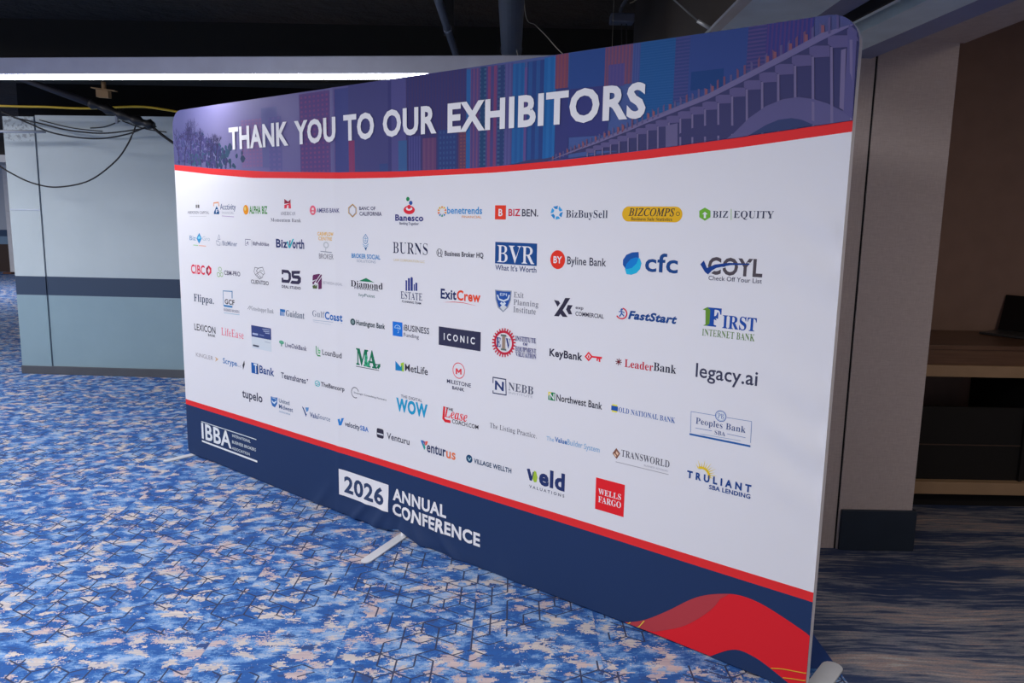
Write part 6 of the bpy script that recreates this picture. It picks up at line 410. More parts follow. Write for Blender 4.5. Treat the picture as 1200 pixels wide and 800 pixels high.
"t":[228,[[169,-9,124,-9,97,-9,77,-3,66,10,54,24,48,44,48,71,48,140,48,210,48,279,39,279,30,279,20,279,20,286,20,293,20,300,47,325,70,348,88,369,106,390,120,408,129,424,134,424,139,424,144,424,144,386,144,348,144,310,165,310,186,310,208,310,208,300,208,289,208,279,186,279,165,279,144,279,144,213,144,148,144,82,144,68,146,58,149,51,153,44,159,40,168,40,184,40,196,52,206,75,212,72,217,69,222,66,202,16]]],
"u":[375,[[151,-10,131,-10,100,-10,78,-1,65,17,52,35,46,62,46,97,46,147,46,197,46,248,46,263,44,275,39,282,35,290,26,294,11,294,11,300,11,305,11,310,55,310,98,310,142,310,142,231,142,153,142,74,142,62,145,53,151,46,157,39,165,36,177,36,197,36,214,46,228,66,228,126,228,187,228,248,228,265,226,277,221,283,216,290,206,294,189,294,189,300,189,305,189,310,234,310,279,310,324,310,324,230,324,150,324,70,324,55,326,44,331,39,336,34,346,30,360,30,360,24,360,18,360,13,323,13,279,5,228,-10,228,7,228,24,228,40,217,25,203,12,186,3,169,-6]]],
"x":[319,[[42,0,5,0,5,5,5,10,5,15,25,20,44,34,62,56,82,83,103,110,123,136,96,179,70,221,43,263,31,282,18,292,4,293,4,299,4,305,4,310,59,310,114,310,169,310,169,305,169,300,169,294,150,294,140,289,140,280,140,276,143,270,149,260,161,242,172,224,183,206,197,223,210,240,224,257,231,265,234,272,234,279,234,285,232,288,227,290,223,292,214,294,201,294,201,300,201,305,201,310,238,310,274,310,311,310,311,306,311,301,311,296,292,292,273,278,254,254,235,231,217,207,198,184,229,135,260,86,291,36,296,30,299,25,303,21,306,18,312,16,319,15,319,10,319,5,319,0,264,0,210,0,155,0,155,5,155,11,155,16,165,16,173,17,178,19,183,22,185,25,185,30,185,37,181,47,173,59,161,77,150,96,138,114,124,96,111,79,97,61,89,50,85,41,85,34,85,21,94,15,114,15,115,15,116,15,118,15,118,10,118,5,118,0,80,0]]],
"y":[300,[[69,-140,52,-140,35,-140,21,-135,10,-125,-1,-115,-7,-101,-7,-84,-7,-72,-3,-62,5,-53,12,-44,23,-40,36,-40,47,-40,57,-43,64,-49,71,-56,75,-65,75,-76,75,-78,74,-79,74,-81,74,-83,74,-85,74,-87,74,-95,78,-99,86,-99,94,-99,103,-90,114,-74,120,-65,125,-56,129,-44,134,-33,137,-20,140,-5,106,80,71,165,36,251,32,261,28,269,25,275,21,281,18,285,15,287,11,291,5,293,-3,293,-4,293,-4,293,-5,293,-5,299,-5,305,-5,310,51,310,106,310,162,310,162,305,162,299,162,293,149,293,141,292,136,289,131,287,128,282,128,275,128,272,129,270,130,267,131,263,132,260,133,257,150,211,168,165,185,119,200,160,215,200,230,241,233,248,235,255,236,260,237,265,238,270,238,274,238,282,235,287,229,289,224,292,215,293,203,293,203,299,203,305,203,310,235,310,267,310,300,310,300,305,300,299,300,293,290,293,283,289,277,281,271,272,266,259,259,242,227,154,194,65,162,-24,151,-55,140,-79,129,-96,119,-112,107,-124,95,-131,83,-137]]],
"z":[293,[[98,0,13,0,13,5,13,9,13,14,64,105,116,196,168,287,155,287,141,287,128,287,104,287,85,282,72,272,59,261,50,243,44,216,38,216,32,216,26,216,28,248,30,279,32,310,113,310,194,310,275,310,275,304,275,297,275,291,225,202,175,113,126,25,135,25,143,25,152,25,184,25,207,31,223,44,238,56,251,77,260,107,265,107,271,107,276,107,273,72,271,36,268,0,183,0]]]},"I":{"L":[425,[[94,0,-34,0,-34,5,-34,10,-34,15,-20,15,-8,17,0,20,9,24,16,31,22,41,28,51,34,66,39,85,64,180,90,274,115,369,118,382,120,392,120,401,120,413,117,421,109,426,102,431,90,434,73,435,73,440,73,445,73,451,143,451,213,451,283,451,283,445,283,440,283,435,269,435,257,433,248,429,240,425,232,418,227,408,221,398,216,384,211,365,186,271,161,177,136,83,131,61,128,48,128,42,128,35,133,29,142,28,147,27,154,26,161,25,169,24,178,24,188,24,232,24,269,32,298,50,328,68,352,96,371,134,379,134,386,134,393,134,379,89,365,45,351,0,223,0]]],
"a":[336,[[75,-9,53,-9,32,-9,14,-1,1,14,-12,29,-19,49,-19,73,-19,97,-14,122,-5,147,4,173,16,197,32,220,47,242,65,261,84,276,113,298,140,310,165,310,193,310,209,295,214,265,218,278,221,290,225,303,249,303,273,303,297,303,278,238,260,173,241,108,237,94,234,82,232,74,229,65,228,59,228,56,228,45,232,40,238,40,250,40,266,56,285,87,290,84,295,81,300,78,266,20,231,-9,197,-9,169,-9,155,6,155,34,155,39,156,45,157,52,158,59,160,67,162,75,145,47,128,26,111,12,94,-2],[74,41,93,41,103,41,113,46,124,56,134,66,143,79,152,95,161,111,169,128,176,147,183,166,189,184,192,202,196,219,198,235,198,248,198,270,189,281,172,281,162,281,152,275,141,264,130,252,119,237,109,219,99,201,90,181,83,159,77,143,72,128,70,115,67,102,65,91,65,81,65,54]]],
"e":[269,[[140,-9,87,-9,58,-9,34,0,16,19,-2,38,-11,64,-11,98,-11,122,-5,147,6,172,17,196,31,219,49,240,67,261,88,278,109,290,131,303,154,310,176,310,199,310,217,304,230,293,243,282,249,267,249,248,249,221,235,197,207,174,178,151,135,134,79,124,76,112,75,100,75,88,75,72,79,59,87,50,95,40,107,36,122,36,147,36,171,56,195,95,202,91,208,87,214,83,182,21],[95,193,84,146,105,151,124,160,140,171,157,183,170,197,179,212,189,228,193,244,193,260,193,269,191,276,187,280,183,285,178,287,171,287,156,287,142,275,126,252,109,228]]],
"s":[253,[[110,-9,91,-9,75,-9,54,-5,28,5,24,6,20,7,15,7,6,7,-1,3,-7,-7,-13,-6,-18,-5,-24,-4,-18,34,-13,71,-7,109,0,108,6,107,13,105,17,45,40,14,81,14,107,14,120,27,120,52,120,60,118,68,114,77,110,86,104,95,95,106,86,117,77,128,69,138,56,155,46,171,39,185,32,200,28,214,28,228,28,251,37,271,53,286,70,301,91,309,116,309,133,309,154,305,179,298,182,297,184,297,186,296,188,295,190,295,192,295,201,295,208,299,212,307,218,307,224,307,230,307,225,273,220,239,215,205,209,206,203,206,197,207,188,261,167,288,134,288,123,288,114,285,107,278,100,272,97,264,97,255,97,240,106,223,124,202,131,193,139,184,146,176,153,167,159,158,165,149,173,138,179,127,183,116,188,105,190,94,190,82,190,65,186,49,177,36,169,22,157,11,142,3,127,-5]]]},"T":{"B":[439,[[35,0,-34,0,-32,4,-31,9,-30,13,-29,13,-28,13,-27,13,-6,13,10,18,19,27,29,35,36,51,42,73,70,177,98,281,126,385,130,399,132,411,132,420,132,431,128,439,120,443,112,448,99,450,81,451,82,456,84,460,85,465,142,465,199,465,256,465,359,465,410,431,410,365,410,310,373,273,297,251,350,233,376,198,376,145,376,116,368,90,351,68,334,46,310,30,279,18,248,6,212,0,171,0,103,0],[182,259,193,259,242,259,278,268,303,287,328,307,340,334,340,369,340,418,311,442,255,442,240,442,230,441,223,440,217,438,212,435,210,430,207,426,204,419,201,410,199,404,194,389,188,365,182,342,173,310,163,269,163,265,165,262,170,261,174,259],[136,21,153,21,201,21,238,32,263,56,288,79,301,111,301,152,301,181,292,203,274,217,257,230,230,237,194,237,180,237,170,237,163,235,156,234,152,230,150,222,136,172,123,122,109,73,109,68,108,63,106,58,105,52,105,48,105,44,105,34,109,28,116,25,124,22]]],
"C":[471,[[257,-10,218,-10,179,-10,145,-2,117,13,88,28,65,50,49,78,33,107,26,140,26,179,26,211,32,244,46,276,60,308,78,337,102,365,125,392,152,415,181,433,227,461,273,475,321,475,347,475,377,469,412,457,419,455,425,453,430,453,440,453,448,459,453,470,458,470,462,470,467,470,458,424,448,378,439,332,435,332,430,332,425,332,426,336,426,340,426,343,426,347,426,350,426,353,425,385,417,410,400,427,384,444,360,453,328,453,300,453,273,445,246,430,219,416,196,395,174,370,153,344,136,314,124,281,111,247,105,212,105,175,105,126,117,88,140,60,164,33,196,19,236,19,296,19,350,47,399,103,403,99,407,95,412,91,384,57,354,31,323,15,292,-2]]],
"I":[245,[[32,0,-31,0,-30,4,-28,9,-27,13,-26,13,-25,13,-24,13,-10,13,1,15,10,18,18,21,25,27,30,36,36,44,41,56,45,73,73,177,101,281,129,385,133,400,135,412,135,419,135,430,131,438,123,443,115,448,102,450,84,451,85,456,87,460,88,465,150,465,213,465,275,465,274,460,273,456,272,451,270,451,268,451,267,451,247,451,233,447,224,439,214,431,206,415,200,392,172,288,144,184,116,80,112,65,110,53,110,45,110,34,114,26,122,21,130,17,143,14,161,13,159,9,158,4,157,0,94,0]]],
"M":[590,[[14,0,-36,0,-35,4,-34,9,-32,13,-17,13,-6,15,3,18,12,21,19,27,25,36,30,44,35,56,40,73,69,177,98,281,128,385,132,399,134,411,134,419,134,430,130,438,122,443,113,448,101,450,83,451,84,456,85,460,87,465,128,465,170,465,212,465,228,346,244,227,261,108,339,227,418,346,496,465,539,465,581,465,624,465,623,460,621,456,620,451,618,451,616,451,615,451,595,451,581,447,572,439,562,431,554,415,548,392,520,288,493,184,465,80,463,72,461,66,460,60,459,54,458,49,458,45,458,34,462,26,470,21,478,17,491,14,509,13,508,9,507,4,506,0,444,0,383,0,322,0,323,4,324,8,325,11,339,12,351,15,359,18,368,22,375,29,381,39,387,49,392,63,397,83,425,186,452,289,480,392,393,261,306,131,219,0,216,0,213,0,210,0,192,131,175,262,157,393,130,296,103,199,77,103,70,79,66,60,66,48,66,35,70,26,78,21,86,16,99,14,118,13,116,9,115,4,114,0,64,0]]],
"O":[516,[[251,-10,200,-10,163,-10,132,-3,105,11,78,25,58,44,43,70,29,96,21,126,21,162,21,192,27,223,38,253,49,283,65,311,84,338,104,365,126,388,151,409,177,429,204,445,232,457,261,469,290,475,319,475,356,475,387,468,413,453,439,439,459,419,473,393,487,367,494,337,494,302,494,278,490,252,482,227,474,201,463,176,449,152,435,128,419,105,400,85,381,64,361,47,340,32,298,4],[168,10,201,10,224,10,246,16,268,29,289,41,309,58,327,80,345,101,361,126,375,153,389,181,399,210,407,240,415,271,418,301,418,331,418,371,410,402,393,423,376,444,352,455,320,455,296,455,272,448,248,434,225,419,203,400,182,374,162,349,145,320,130,286,120,261,111,236,106,211,100,186,97,162,97,137,97,96,106,65,125,43,143,21]]],
"P":[403,[[31,0,-34,0,-32,4,-31,9,-30,13,-29,13,-28,13,-27,13,-6,13,9,17,18,25,28,32,35,48,42,73,70,177,98,281,126,385,130,399,132,411,132,419,132,431,128,439,120,443,112,448,99,450,81,451,82,456,84,460,85,465,146,465,206,465,267,465,361,465,408,430,408,361,408,334,401,310,385,289,370,268,348,252,320,240,292,228,259,222,221,222,200,222,180,222,159,222,152,222,148,220,147,214,134,164,121,114,107,64,107,62,106,59,106,55,105,51,105,48,105,46,105,33,109,24,119,20,128,16,144,14,165,13,164,9,163,4,161,0,96,0],[178,242,193,242,239,242,274,253,297,275,321,296,332,326,332,364,332,392,325,412,311,425,297,438,274,445,244,445,231,445,221,442,215,438,209,433,204,422,199,405,186,358,173,310,161,263,160,260,159,256,159,253,159,248,161,246,165,244,168,243]]],
"S":[369,[[182,-9,153,-9,125,-9,93,-3,58,10,55,11,52,12,49,13,46,13,44,13,42,13,29,13,20,6,15,-8,11,-8,7,-8,3,-8,10,43,18,94,26,146,30,146,34,146,38,146,39,103,49,69,69,46,88,22,113,11,146,11,163,11,178,15,192,23,205,31,216,43,224,57,232,71,236,87,236,105,236,116,233,128,228,139,223,151,216,162,207,174,200,183,192,192,183,201,174,211,164,221,154,232,129,257,112,278,102,297,93,315,88,334,88,353,88,377,94,397,105,416,116,434,132,449,152,459,172,470,195,475,222,475,232,475,243,474,253,473,262,472,272,469,281,466,290,463,297,461,303,459,308,457,311,457,313,457,325,457,333,462,338,473,343,473,347,473,351,473,344,427,337,382,330,336,326,336,323,336,319,336,319,375,311,404,296,424,280,443,259,453,232,453,208,453,189,446,175,433,161,419,154,400,154,376,154,363,159,349,168,334,176,320,187,305,201,291,211,281,221,270,231,259,242,247,253,236,263,224,288,197,301,164,301,126,301,100,294,77,282,57,269,36,252,20,229,8,207,-3]]],
"Z":[459,[[116,0,-11,0,-11,3,-11,7,-11,10,110,153,232,296,353,439,311,439,270,439,228,439,200,439,177,436,158,431,140,425,125,416,112,403,100,391,90,373,81,352,76,352,72,352,68,352,80,390,92,427,103,465,220,465,337,465,454,465,454,462,454,460,454,457,332,314,210,170,87,27,127,27,166,27,206,27,236,27,260,28,279,30,297,32,312,36,324,41,336,46,347,54,357,64,371,79,385,100,398,128,402,128,407,128,411,128,397,85,384,43,370,0,243,0]]]}}'''
# ------------------------------------------------------------------ exhibitor banner
BW, BH, Z0, TH = 4.2066, 2.26, .02, .8881
root = empty('exhibitor_banner', (-2.2048, 5.1584, 0), TH - math.pi / 2)
tag(root, 'wide white fabric banner wall printed with rows of exhibitor logos, standing on the blue carpet', 'banner')
HALF = .016
def lerp_tab(tab, u):
    u *= 1000
    if u <= tab[0][0]: a, b = tab[0], tab[1]
    elif u >= tab[-1][0]: a, b = tab[-2], tab[-1]
    else:
        for a, b in zip(tab, tab[1:]):
            if a[0] <= u <= b[0]: break
    return (a[1] + (b[1] - a[1]) * (u - a[0]) / (b[0] - a[0])) / 1000
RT = [[-35, 1927], [444, 1888], [1050, 1854], [1682, 1835], [2156, 1829], [2629, 1831], [3090, 1849], [3480, 1873], [3813, 1899], [4211, 1934]]
RBt = [[-27, 1891], [441, 1852], [903, 1822], [1681, 1803], [2077, 1800], [2729, 1809], [3090, 1821], [3482, 1842], [3815, 1865], [4211, 1900]]
def smooth(t): t = min(1, max(0, t)); return t * t * (3 - 2 * t)
def wrinkle(u, v):
    e = min(u, BW - u); w = 0.0
    # diagonal tension folds by the right edge
    g = math.exp(-((BW - .10 - u) / .12) ** 2) * smooth((v - .45) / .3) * smooth((1.85 - v) / .3)
    w += .0075 * g * math.sin(2 * math.pi * (v * 5.2 - (BW - u) * 3.4)) * (.6 + .4 * math.sin(v * 9))
    # frame tube ridge where the two halves of the frame meet
    w += .0035 * math.exp(-((u - 1.645) / .03) ** 2)
    # pinched hem folds round the middle foot
    for (u0, sl, a, wd) in ((1.78, .9, .007, .030), (1.95, .6, .009, .035), (2.10, .2, -.008, .03), (2.30, -.8, .010, .035), (2.52, -1.2, .008, .04), (1.45, .8, .005, .04), (2.9, -.6, .004, .05)):
        d = (u - u0 - sl * (v + .01)) / wd
        w += a * math.exp(-d * d) * 1.7 * math.exp(-(max(v, 0) / .12) ** 2)
    w += .012 * math.exp(-((u - 2.1) / .55) ** 2) * math.exp(-((v) / .05) ** 2)
    w += .002 * math.sin(u * 5.1 + 1) * math.sin(v * 2.3)
    return w * smooth(e / .03)
def pt(u, v, off=0.0): return (u, -(HALF + wrinkle(u, v) + off), Z0 + v)
def top_v(u):
    r = .10; e = min(u, BW - u)
    return BH if e >= r else BH - r + math.sqrt(max(0, r * r - (r - e) ** 2))
def bot_v(u):
    r = .04; e = min(u, BW - u)
    b = -.011 + .004 * math.sin(u * 4.0) * smooth(e / .3)
    b += .024 * math.exp(-((u - 2.13) / .075) ** 2)
    return b if e >= r else b + r - math.sqrt(max(0, r * r - (r - e) ** 2))
us = [0, .002, .006, .012, .02, .03, .042, .056, .072, .1]; k = .13
while k < BW - .11: us.append(k); k += .012 if 1.3 < k < 3.1 or k > 3.7 else .026
us += [BW - x for x in (.1, .072, .056, .042, .03, .02, .012, .006, .002, 0)]
bm = bmesh.new(); cols = []
ZN = (34, 1, 60, 1, 12)
for u in us:
    kn = [bot_v(u), .331, .366, lerp_tab(RBt, u), lerp_tab(RT, u), top_v(u)]
    vs = []
    for q in range(5):
        for i in range(ZN[q]): vs.append(kn[q] + (kn[q + 1] - kn[q]) * i / ZN[q])
    vs.append(kn[5]); cols.append([bm.verts.new(pt(u, v)) for v in vs])
zone = [q for q in range(5) for _ in range(ZN[q])]
for A, B in zip(cols, cols[1:]):
    for i in range(len(A) - 1):
        f = bm.faces.new((A[i], B[i], B[i + 1], A[i + 1])); f.material_index = zone[i]; f.smooth = True
def fabric(name, hexc, w=.1):
    t = NT(name); c = [min(.86, a * b) for a, b in zip(lin(hexc), KI)]
    x, y, z = t.sep(t.obj()); weave = t.noise(t.comb(t.math('MULTIPLY', x, 400), 0.0, t.math('MULTIPLY', z, 400)), 1, 2)
    t.base(c); t.b.inputs['Roughness'].default_value = .7; t.b.inputs['Specular IOR Level'].default_value = .25
    t.bump(weave, .05, .001); return t.m
def header_mat():
    t = NT('purple_sky_print'); x, y, z = t.sep(t.obj())
    cs = [[a * b for a, b in zip(lin(h), KI)] for h in ('31336b', '5f5b90', '564f8e', '454180', '41437f', '2b468b', '27438a', '363a78')]
    t.base(t.ramp(t.math('DIVIDE', x, BW), list(zip((.03, .13, .25, .42, .62, .72, .86, 1), cs))))
    t.b.inputs['Roughness'].default_value = .6; return t.m
REDF = fabric('red_stripe_print', 'd62a30'); WHT = fabric('white_stretch_fabric', 'd3d3e6')
cover_me = D.meshes.new('fabric_cover'); bm.to_mesh(cover_me); bm.free()
cover = link('fabric_cover', cover_me, [fabric('navy_print', '1d325f'), REDF, WHT, REDF, header_mat()], root)
# pale gusset round the edge and the plain back sheet
outline = [(0, .06)] + [(u, top_v(u)) for u in us] + [(BW, .06)] + [(u, bot_v(u)) for u in us[::-1]]
b = MB(); A = [b.bm.verts.new(pt(u, v)) for u, v in outline]; B = [b.bm.verts.new((u, HALF, Z0 + v)) for u, v in outline]
n = len(outline)
for i in range(n):
    f = b.bm.faces.new((A[i], A[(i + 1) % n], B[(i + 1) % n], B[i])); f.smooth = True
b.done('side_gusset', fabric('pale_gusset_fabric', 'e0e0ee'), root)
b = MB(); b.bm.faces.new([b.bm.verts.new((u, HALF + .0005, Z0 + v)) for u, v in outline]); b.done('back_panel', WHT, root)

# serif and script letterforms as outlines, everything else uses the built-in sans
GLY = json.loads(GLYPHS)
def thin(sp, off):
    """narrow the upright stems of a bold serif outline, leaving the hairlines as they are"""
    P = [(sp[i + 2], sp[i + 3]) for i in range(0, len(sp), 6)]; n = len(P); out = list(sp)
    for i in range(n):
        nx = 0
        for h0, h1 in (((sp[i * 6], sp[i * 6 + 1]), P[i]), (P[i], (sp[i * 6 + 4], sp[i * 6 + 5]))):
            dx, dy = h1[0] - h0[0], h1[1] - h0[1]; l = math.hypot(dx, dy)
            if l > 1e-6: nx += dy / l
        nx = max(-1, min(1, nx)) * -off * 1.1
        for q in (0, 2, 4): out[i * 6 + q] = sp[i * 6 + q] + nx
    return out
def text_mesh(text, font, off, shear):
    if font == 'N':
        cu = D.curves.new('t', 'FONT'); cu.body = text; cu.size = 1; cu.offset = off / 1000; cu.shear = shear; cu.resolution_u = 3; cu.space_character = 1 + off * .0022
    else:
        cu = D.curves.new('t', 'CURVE'); cu.dimensions = '2D'; cu.fill_mode = 'BOTH'; cu.resolution_u = 3; cu.offset = max(0, off) / 1000; px = 0
        for ch in text:
            g = GLY[font].get(ch) or (GLY['S'].get(ch) if font != 'S' else None)
            if g is None: px += .20; continue
            for sp in g[1]:
                sp = thin(sp, off * (1.0 if ch in 'AVWMNXYKvwxyk' else 1.5)) if off < 0 else sp
                k = len(sp) // 6; s = cu.splines.new('BEZIER'); s.bezier_points.add(k - 1); s.use_cyclic_u = True
                for i in range(k):
                    a = [q / 1000 for q in sp[i * 6:i * 6 + 6]]; p = s.bezier_points[i]
                    p.handle_left_type = p.handle_right_type = 'FREE'
                    p.handle_left = (a[0] + px, a[1], 0); p.co = (a[2] + px, a[3], 0); p.handle_right = (a[4] + px, a[5], 0)
            px += g[0] / 1000 + .005
    o = D.objects.new('t', cu); COL.objects.link(o)
    dg = bpy.context.evaluated_depsgraph_get(); me = o.evaluated_get(dg).to_mesh()
    vs = [(v.co.x, v.co.y) for v in me.vertices]; fs = [tuple(p.vertices) for p in me.polygons]
    o.evaluated_get(dg).to_mesh_clear(); D.objects.remove(o); D.curves.remove(cu)
    return vs, fs
CAP = {}
for f_, ch_ in (('N', 'H'), ('S', 'E'), ('I', 'L'), ('T', 'B')):
    CAP[f_] = max(v[1] for v in text_mesh(ch_, f_, 0, 0)[0])
def refine(pts, polys, lim=.02):
    bm = bmesh.new(); vs = [bm.verts.new((u, v, 0)) for u, v in pts]
    for p in polys:
        try: bm.faces.new([vs[i] for i in p])
        except ValueError: pass
    for _ in range(7):
        bmesh.ops.triangulate(bm, faces=bm.faces)
        es = [e for e in bm.edges if e.calc_length() > lim]
        if not es: break
        bmesh.ops.subdivide_edges(bm, edges=es, cuts=1)
    bmesh.ops.triangulate(bm, faces=bm.faces); bm.verts.index_update()
    out = [(v.co.x, v.co.y) for v in bm.verts], [tuple(v.index for v in f.verts) for f in bm.faces]
    bm.free(); return out
def decal(name, label, els, parent, off0=.0005, step=.00006, floor_=None, fine=False):
    verts = []; faces = []; fm = []; mats = []; off = off0; last = None; dim = 1.0 if floor_ or fine else .78
    def mi(m_):
        if m_ not in mats: mats.append(m_)
        return mats.index(m_)
    def put(pts, polys, m_):
        if fine: pts, polys = refine(pts, polys)
        k = len(verts); i = mi(m_)
        for u, v in pts:
            u = min(BW - .0005, max(.0005, u)); v = max(v, bot_v(u) + .0005)
            if floor_: v = min(max(v, floor_(u)), top_v(u) - .0005)
            verts.append(pt(u, v, off))
        for f in polys: faces.append([k + a for a in f]); fm.append(i)
    def grid(u0, u1, v0, v1, m_):
        nx = max(1, int((u1 - u0) / .05)); ny = max(1, int((v1 - v0) / .05))
        put([(u0 + (u1 - u0) * i / nx, v0 + (v1 - v0) * j / ny) for i in range(nx + 1) for j in range(ny + 1)],
            [(i * (ny + 1) + j, (i + 1) * (ny + 1) + j, (i + 1) * (ny + 1) + j + 1, i * (ny + 1) + j + 1) for i in range(nx) for j in range(ny)], m_)
    for e in els:
        k = e[0]
        if last is not None and ((k, e[1]) != last or floor_ is None or k == 'B'): off += step
        last = (k, e[1])
        if k == 'T':
            _, text, u0, u1, vb, vc, col, font, bold, sh = e
            vs, fs = text_mesh(text, font, bold, sh)
            x0 = min(v[0] for v in vs); x1 = max(v[0] for v in vs); sx = (u1 - u0) / (x1 - x0); sy = (vc - vb) / CAP[font]
            put([((u0 + (x - x0) * sx) / 1000, (vb + y * sy) / 1000) for x, y in vs], fs, ink(col, dim))
        elif k == 'P':
            p = [(a / 1000, c / 1000) for a, c in e[2:]]; put(p, [range(len(p))], ink(e[1], dim))
        elif k in 'RB':
            u0, u1, v0, v1 = [a / 1000 for a in e[2:6]]
            m_ = ink(e[1], dim) if k == 'R' else window_ink(e[1], *e[6])
            if k == 'B': v1 = min(v1, top_v((u0 + u1) / 2) - .001)
            if k == 'R' and e[6]:
                r = min(u1 - u0, v1 - v0) * (.5 if u1 - u0 > 1.6 * (v1 - v0) else .22); p = []
                for cx, cy, a0 in ((u1 - r, v1 - r, 0), (u0 + r, v1 - r, 90), (u0 + r, v0 + r, 180), (u1 - r, v0 + r, 270)):
                    p += [(cx + r * math.cos(R(a0 + 15 * i)), cy + r * math.sin(R(a0 + 15 * i))) for i in range(7)]
                put(p, [range(len(p))], m_)
            else: grid(u0, u1, v0, v1, m_)
        elif k == 'O':
            _, col, u, v, ru, rv, inner, a0, a1 = e; n = max(8, int(abs(a1 - a0) / 10)); full = abs(a1 - a0) >= 360
            an = [R(a0 + (a1 - a0) * i / n) for i in range(n if full else n + 1)]
            out = [((u + ru * math.cos(a)) / 1000, (v + rv * math.sin(a)) / 1000) for a in an]
            if inner:
                inn = [((u + ru * inner * math.cos(a)) / 1000, (v + rv * inner * math.sin(a)) / 1000) for a in an]; q = len(an)
                put(out + inn, [(i, (i + 1) % q, q + (i + 1) % q, q + i) for i in range(q if full else q - 1)], ink(col, dim))
            else: put(out, [range(len(out))], ink(col, dim))
        elif k == 'L':
            w = e[2] / 2000; p = [Vector((a / 1000, c / 1000)) for a, c in e[3:]]
            for a, c in zip(p, p[1:]):
                d = c - a
                if d.length < 1e-6: continue
                d.normalize(); nn = Vector((-d.y, d.x)) * w; a_ = a - d * w * .6; c_ = c + d * w * .6
                k_ = max(1, int((c_ - a_).length / .08)); pp = []
                for i in range(k_ + 1):
                    q = a_ + (c_ - a_) * i / k_; pp += [tuple(q - nn), tuple(q + nn)]
                put(pp, [(2 * i, 2 * i + 2, 2 * i + 3, 2 * i + 1) for i in range(k_)], ink(e[1], dim))
    me = D.meshes.new(name); me.from_pydata(verts, [], [list(f) for f in faces]); me.update()
    for p_, i in zip(me.polygons, fm): p_.material_index = i
    o = link(name, me, mats, parent); o['label'] = label
    return o
LOGOS = json.loads(LOGDATA)
for name, label, els in LOGOS:
    if name == 'skyline_print':
        rnd = random.Random(7); tree = []
        V_ = lambda u: lerp_tab(RT, u / 1000) * 1000 + 4
        for i in range(420):        # foliage haze: many small leaf patches
            u = rnd.gauss(190, 120) if i % 3 else rnd.gauss(470, 70)
            if not 15 < u < 640: continue
            hgt = (230 if u < 330 else 260) * rnd.random() ** .8 * (1 - abs(u - 200) / 700)
            a = rnd.uniform(7, 20); v = V_(u) + hgt; tree.append(['P', rnd.choice(['2c3062', '33305e', '3a356a', '2b3a62', '3c3a6e'])] + [[u + a * rnd.uniform(.5, 1) * math.cos(t), v + a * rnd.uniform(.5, 1) * math.sin(t)] for t in [k * 1.05 for k in range(6)]])
        for i in range(90):
            u = rnd.gauss(250, 35) if i % 2 else rnd.gauss(610, 100)
            a = rnd.uniform(14, 30); v = V_(u) + rnd.random() * (150 if i % 2 == 0 else 75) * .9; v = max(v, V_(u) + a)
            tree.append(['P', rnd.choice(['263f5f', '2b4766', '2f3f60', '27405c'])] + [[u + a * rnd.uniform(.6, 1) * math.cos(t), v + a * rnd.uniform(.6, 1) * math.sin(t)] for t in [k * 1.05 for k in range(6)]])
        def branch(u, v, ang, ln, w, d):
            u2, v2 = u + ln * math.cos(ang), v + ln * math.sin(ang)
            if v2 > 2235 or u2 < 8: return
            tree.append(['L', '242148', w, [u, v], [u2, v2]])
            if d:
                for _ in range(3): branch(u2, v2, ang + rnd.gauss(0, .5), ln * rnd.uniform(.6, .85), w * .62, d - 1)
        for u in (60, 130, 215, 330, 430, 520): branch(u, V_(u), 1.57 + rnd.gauss(0, .1), 85 if u < 300 else 70, 7, 4)
        nb = next(i for i, e in enumerate(els) if e[0] == 'B' and e[2] > 1600)
        tree.sort(key=lambda e: (e[0] == 'L', e[1])); els = els[:nb] + tree + els[nb:]
        ne = 0
        decal(name, label, els, cover, .0004, 2.4e-5, lambda u: lerp_tab(RT, u) + .0005)
    elif name == 'headline_lettering':
        for e in els: decal('headline_word', 'bold white headline word ' + e[1], [e], cover, .0052)
    elif name in ('year_plate', 'footer_lettering', 'wave_motif', 'association_logo'): decal(name, label, els, cover, .0008, .0006, None, True)
    else: decal(name, label, els, cover)
# feet: flat bars with a round tip and a short post clamped to the frame
FEET = plain('brushed_aluminium', 'd2d6da', .4, .1); PST = plain('white_plastic_post', 'd8dade', .4)
def foot(u, front, back, w, ang=0):
    pts = [(w / 2 * math.cos(t), -front + w / 2 + w / 2 * math.sin(t)) for t in [math.pi + math.pi * i / 8 for i in range(9)]]
    pts += [(w / 2 * math.cos(t), back - w / 2 + w / 2 * math.sin(t)) for t in [math.pi * i / 8 for i in range(9)]]
    b = MB().prism(pts, 0.0005, .008); bmesh.ops.bevel(b.bm, geom=[e for e in b.bm.edges], offset=.0012, segments=1, affect='EDGES')
    f = b.done('foot', FEET, root, (u, 0, 0)); f.rotation_euler.z = ang
    MB().tube([(0, 0, .007), (0, 0, .010), (0, 0, .032)], [.016, .0125, .0125], 16).done('post', PST, f)
foot(.06, .22, .20, .05); foot(2.14, .36, .22, .052, .27); foot(4.225, .03, .26, .075)

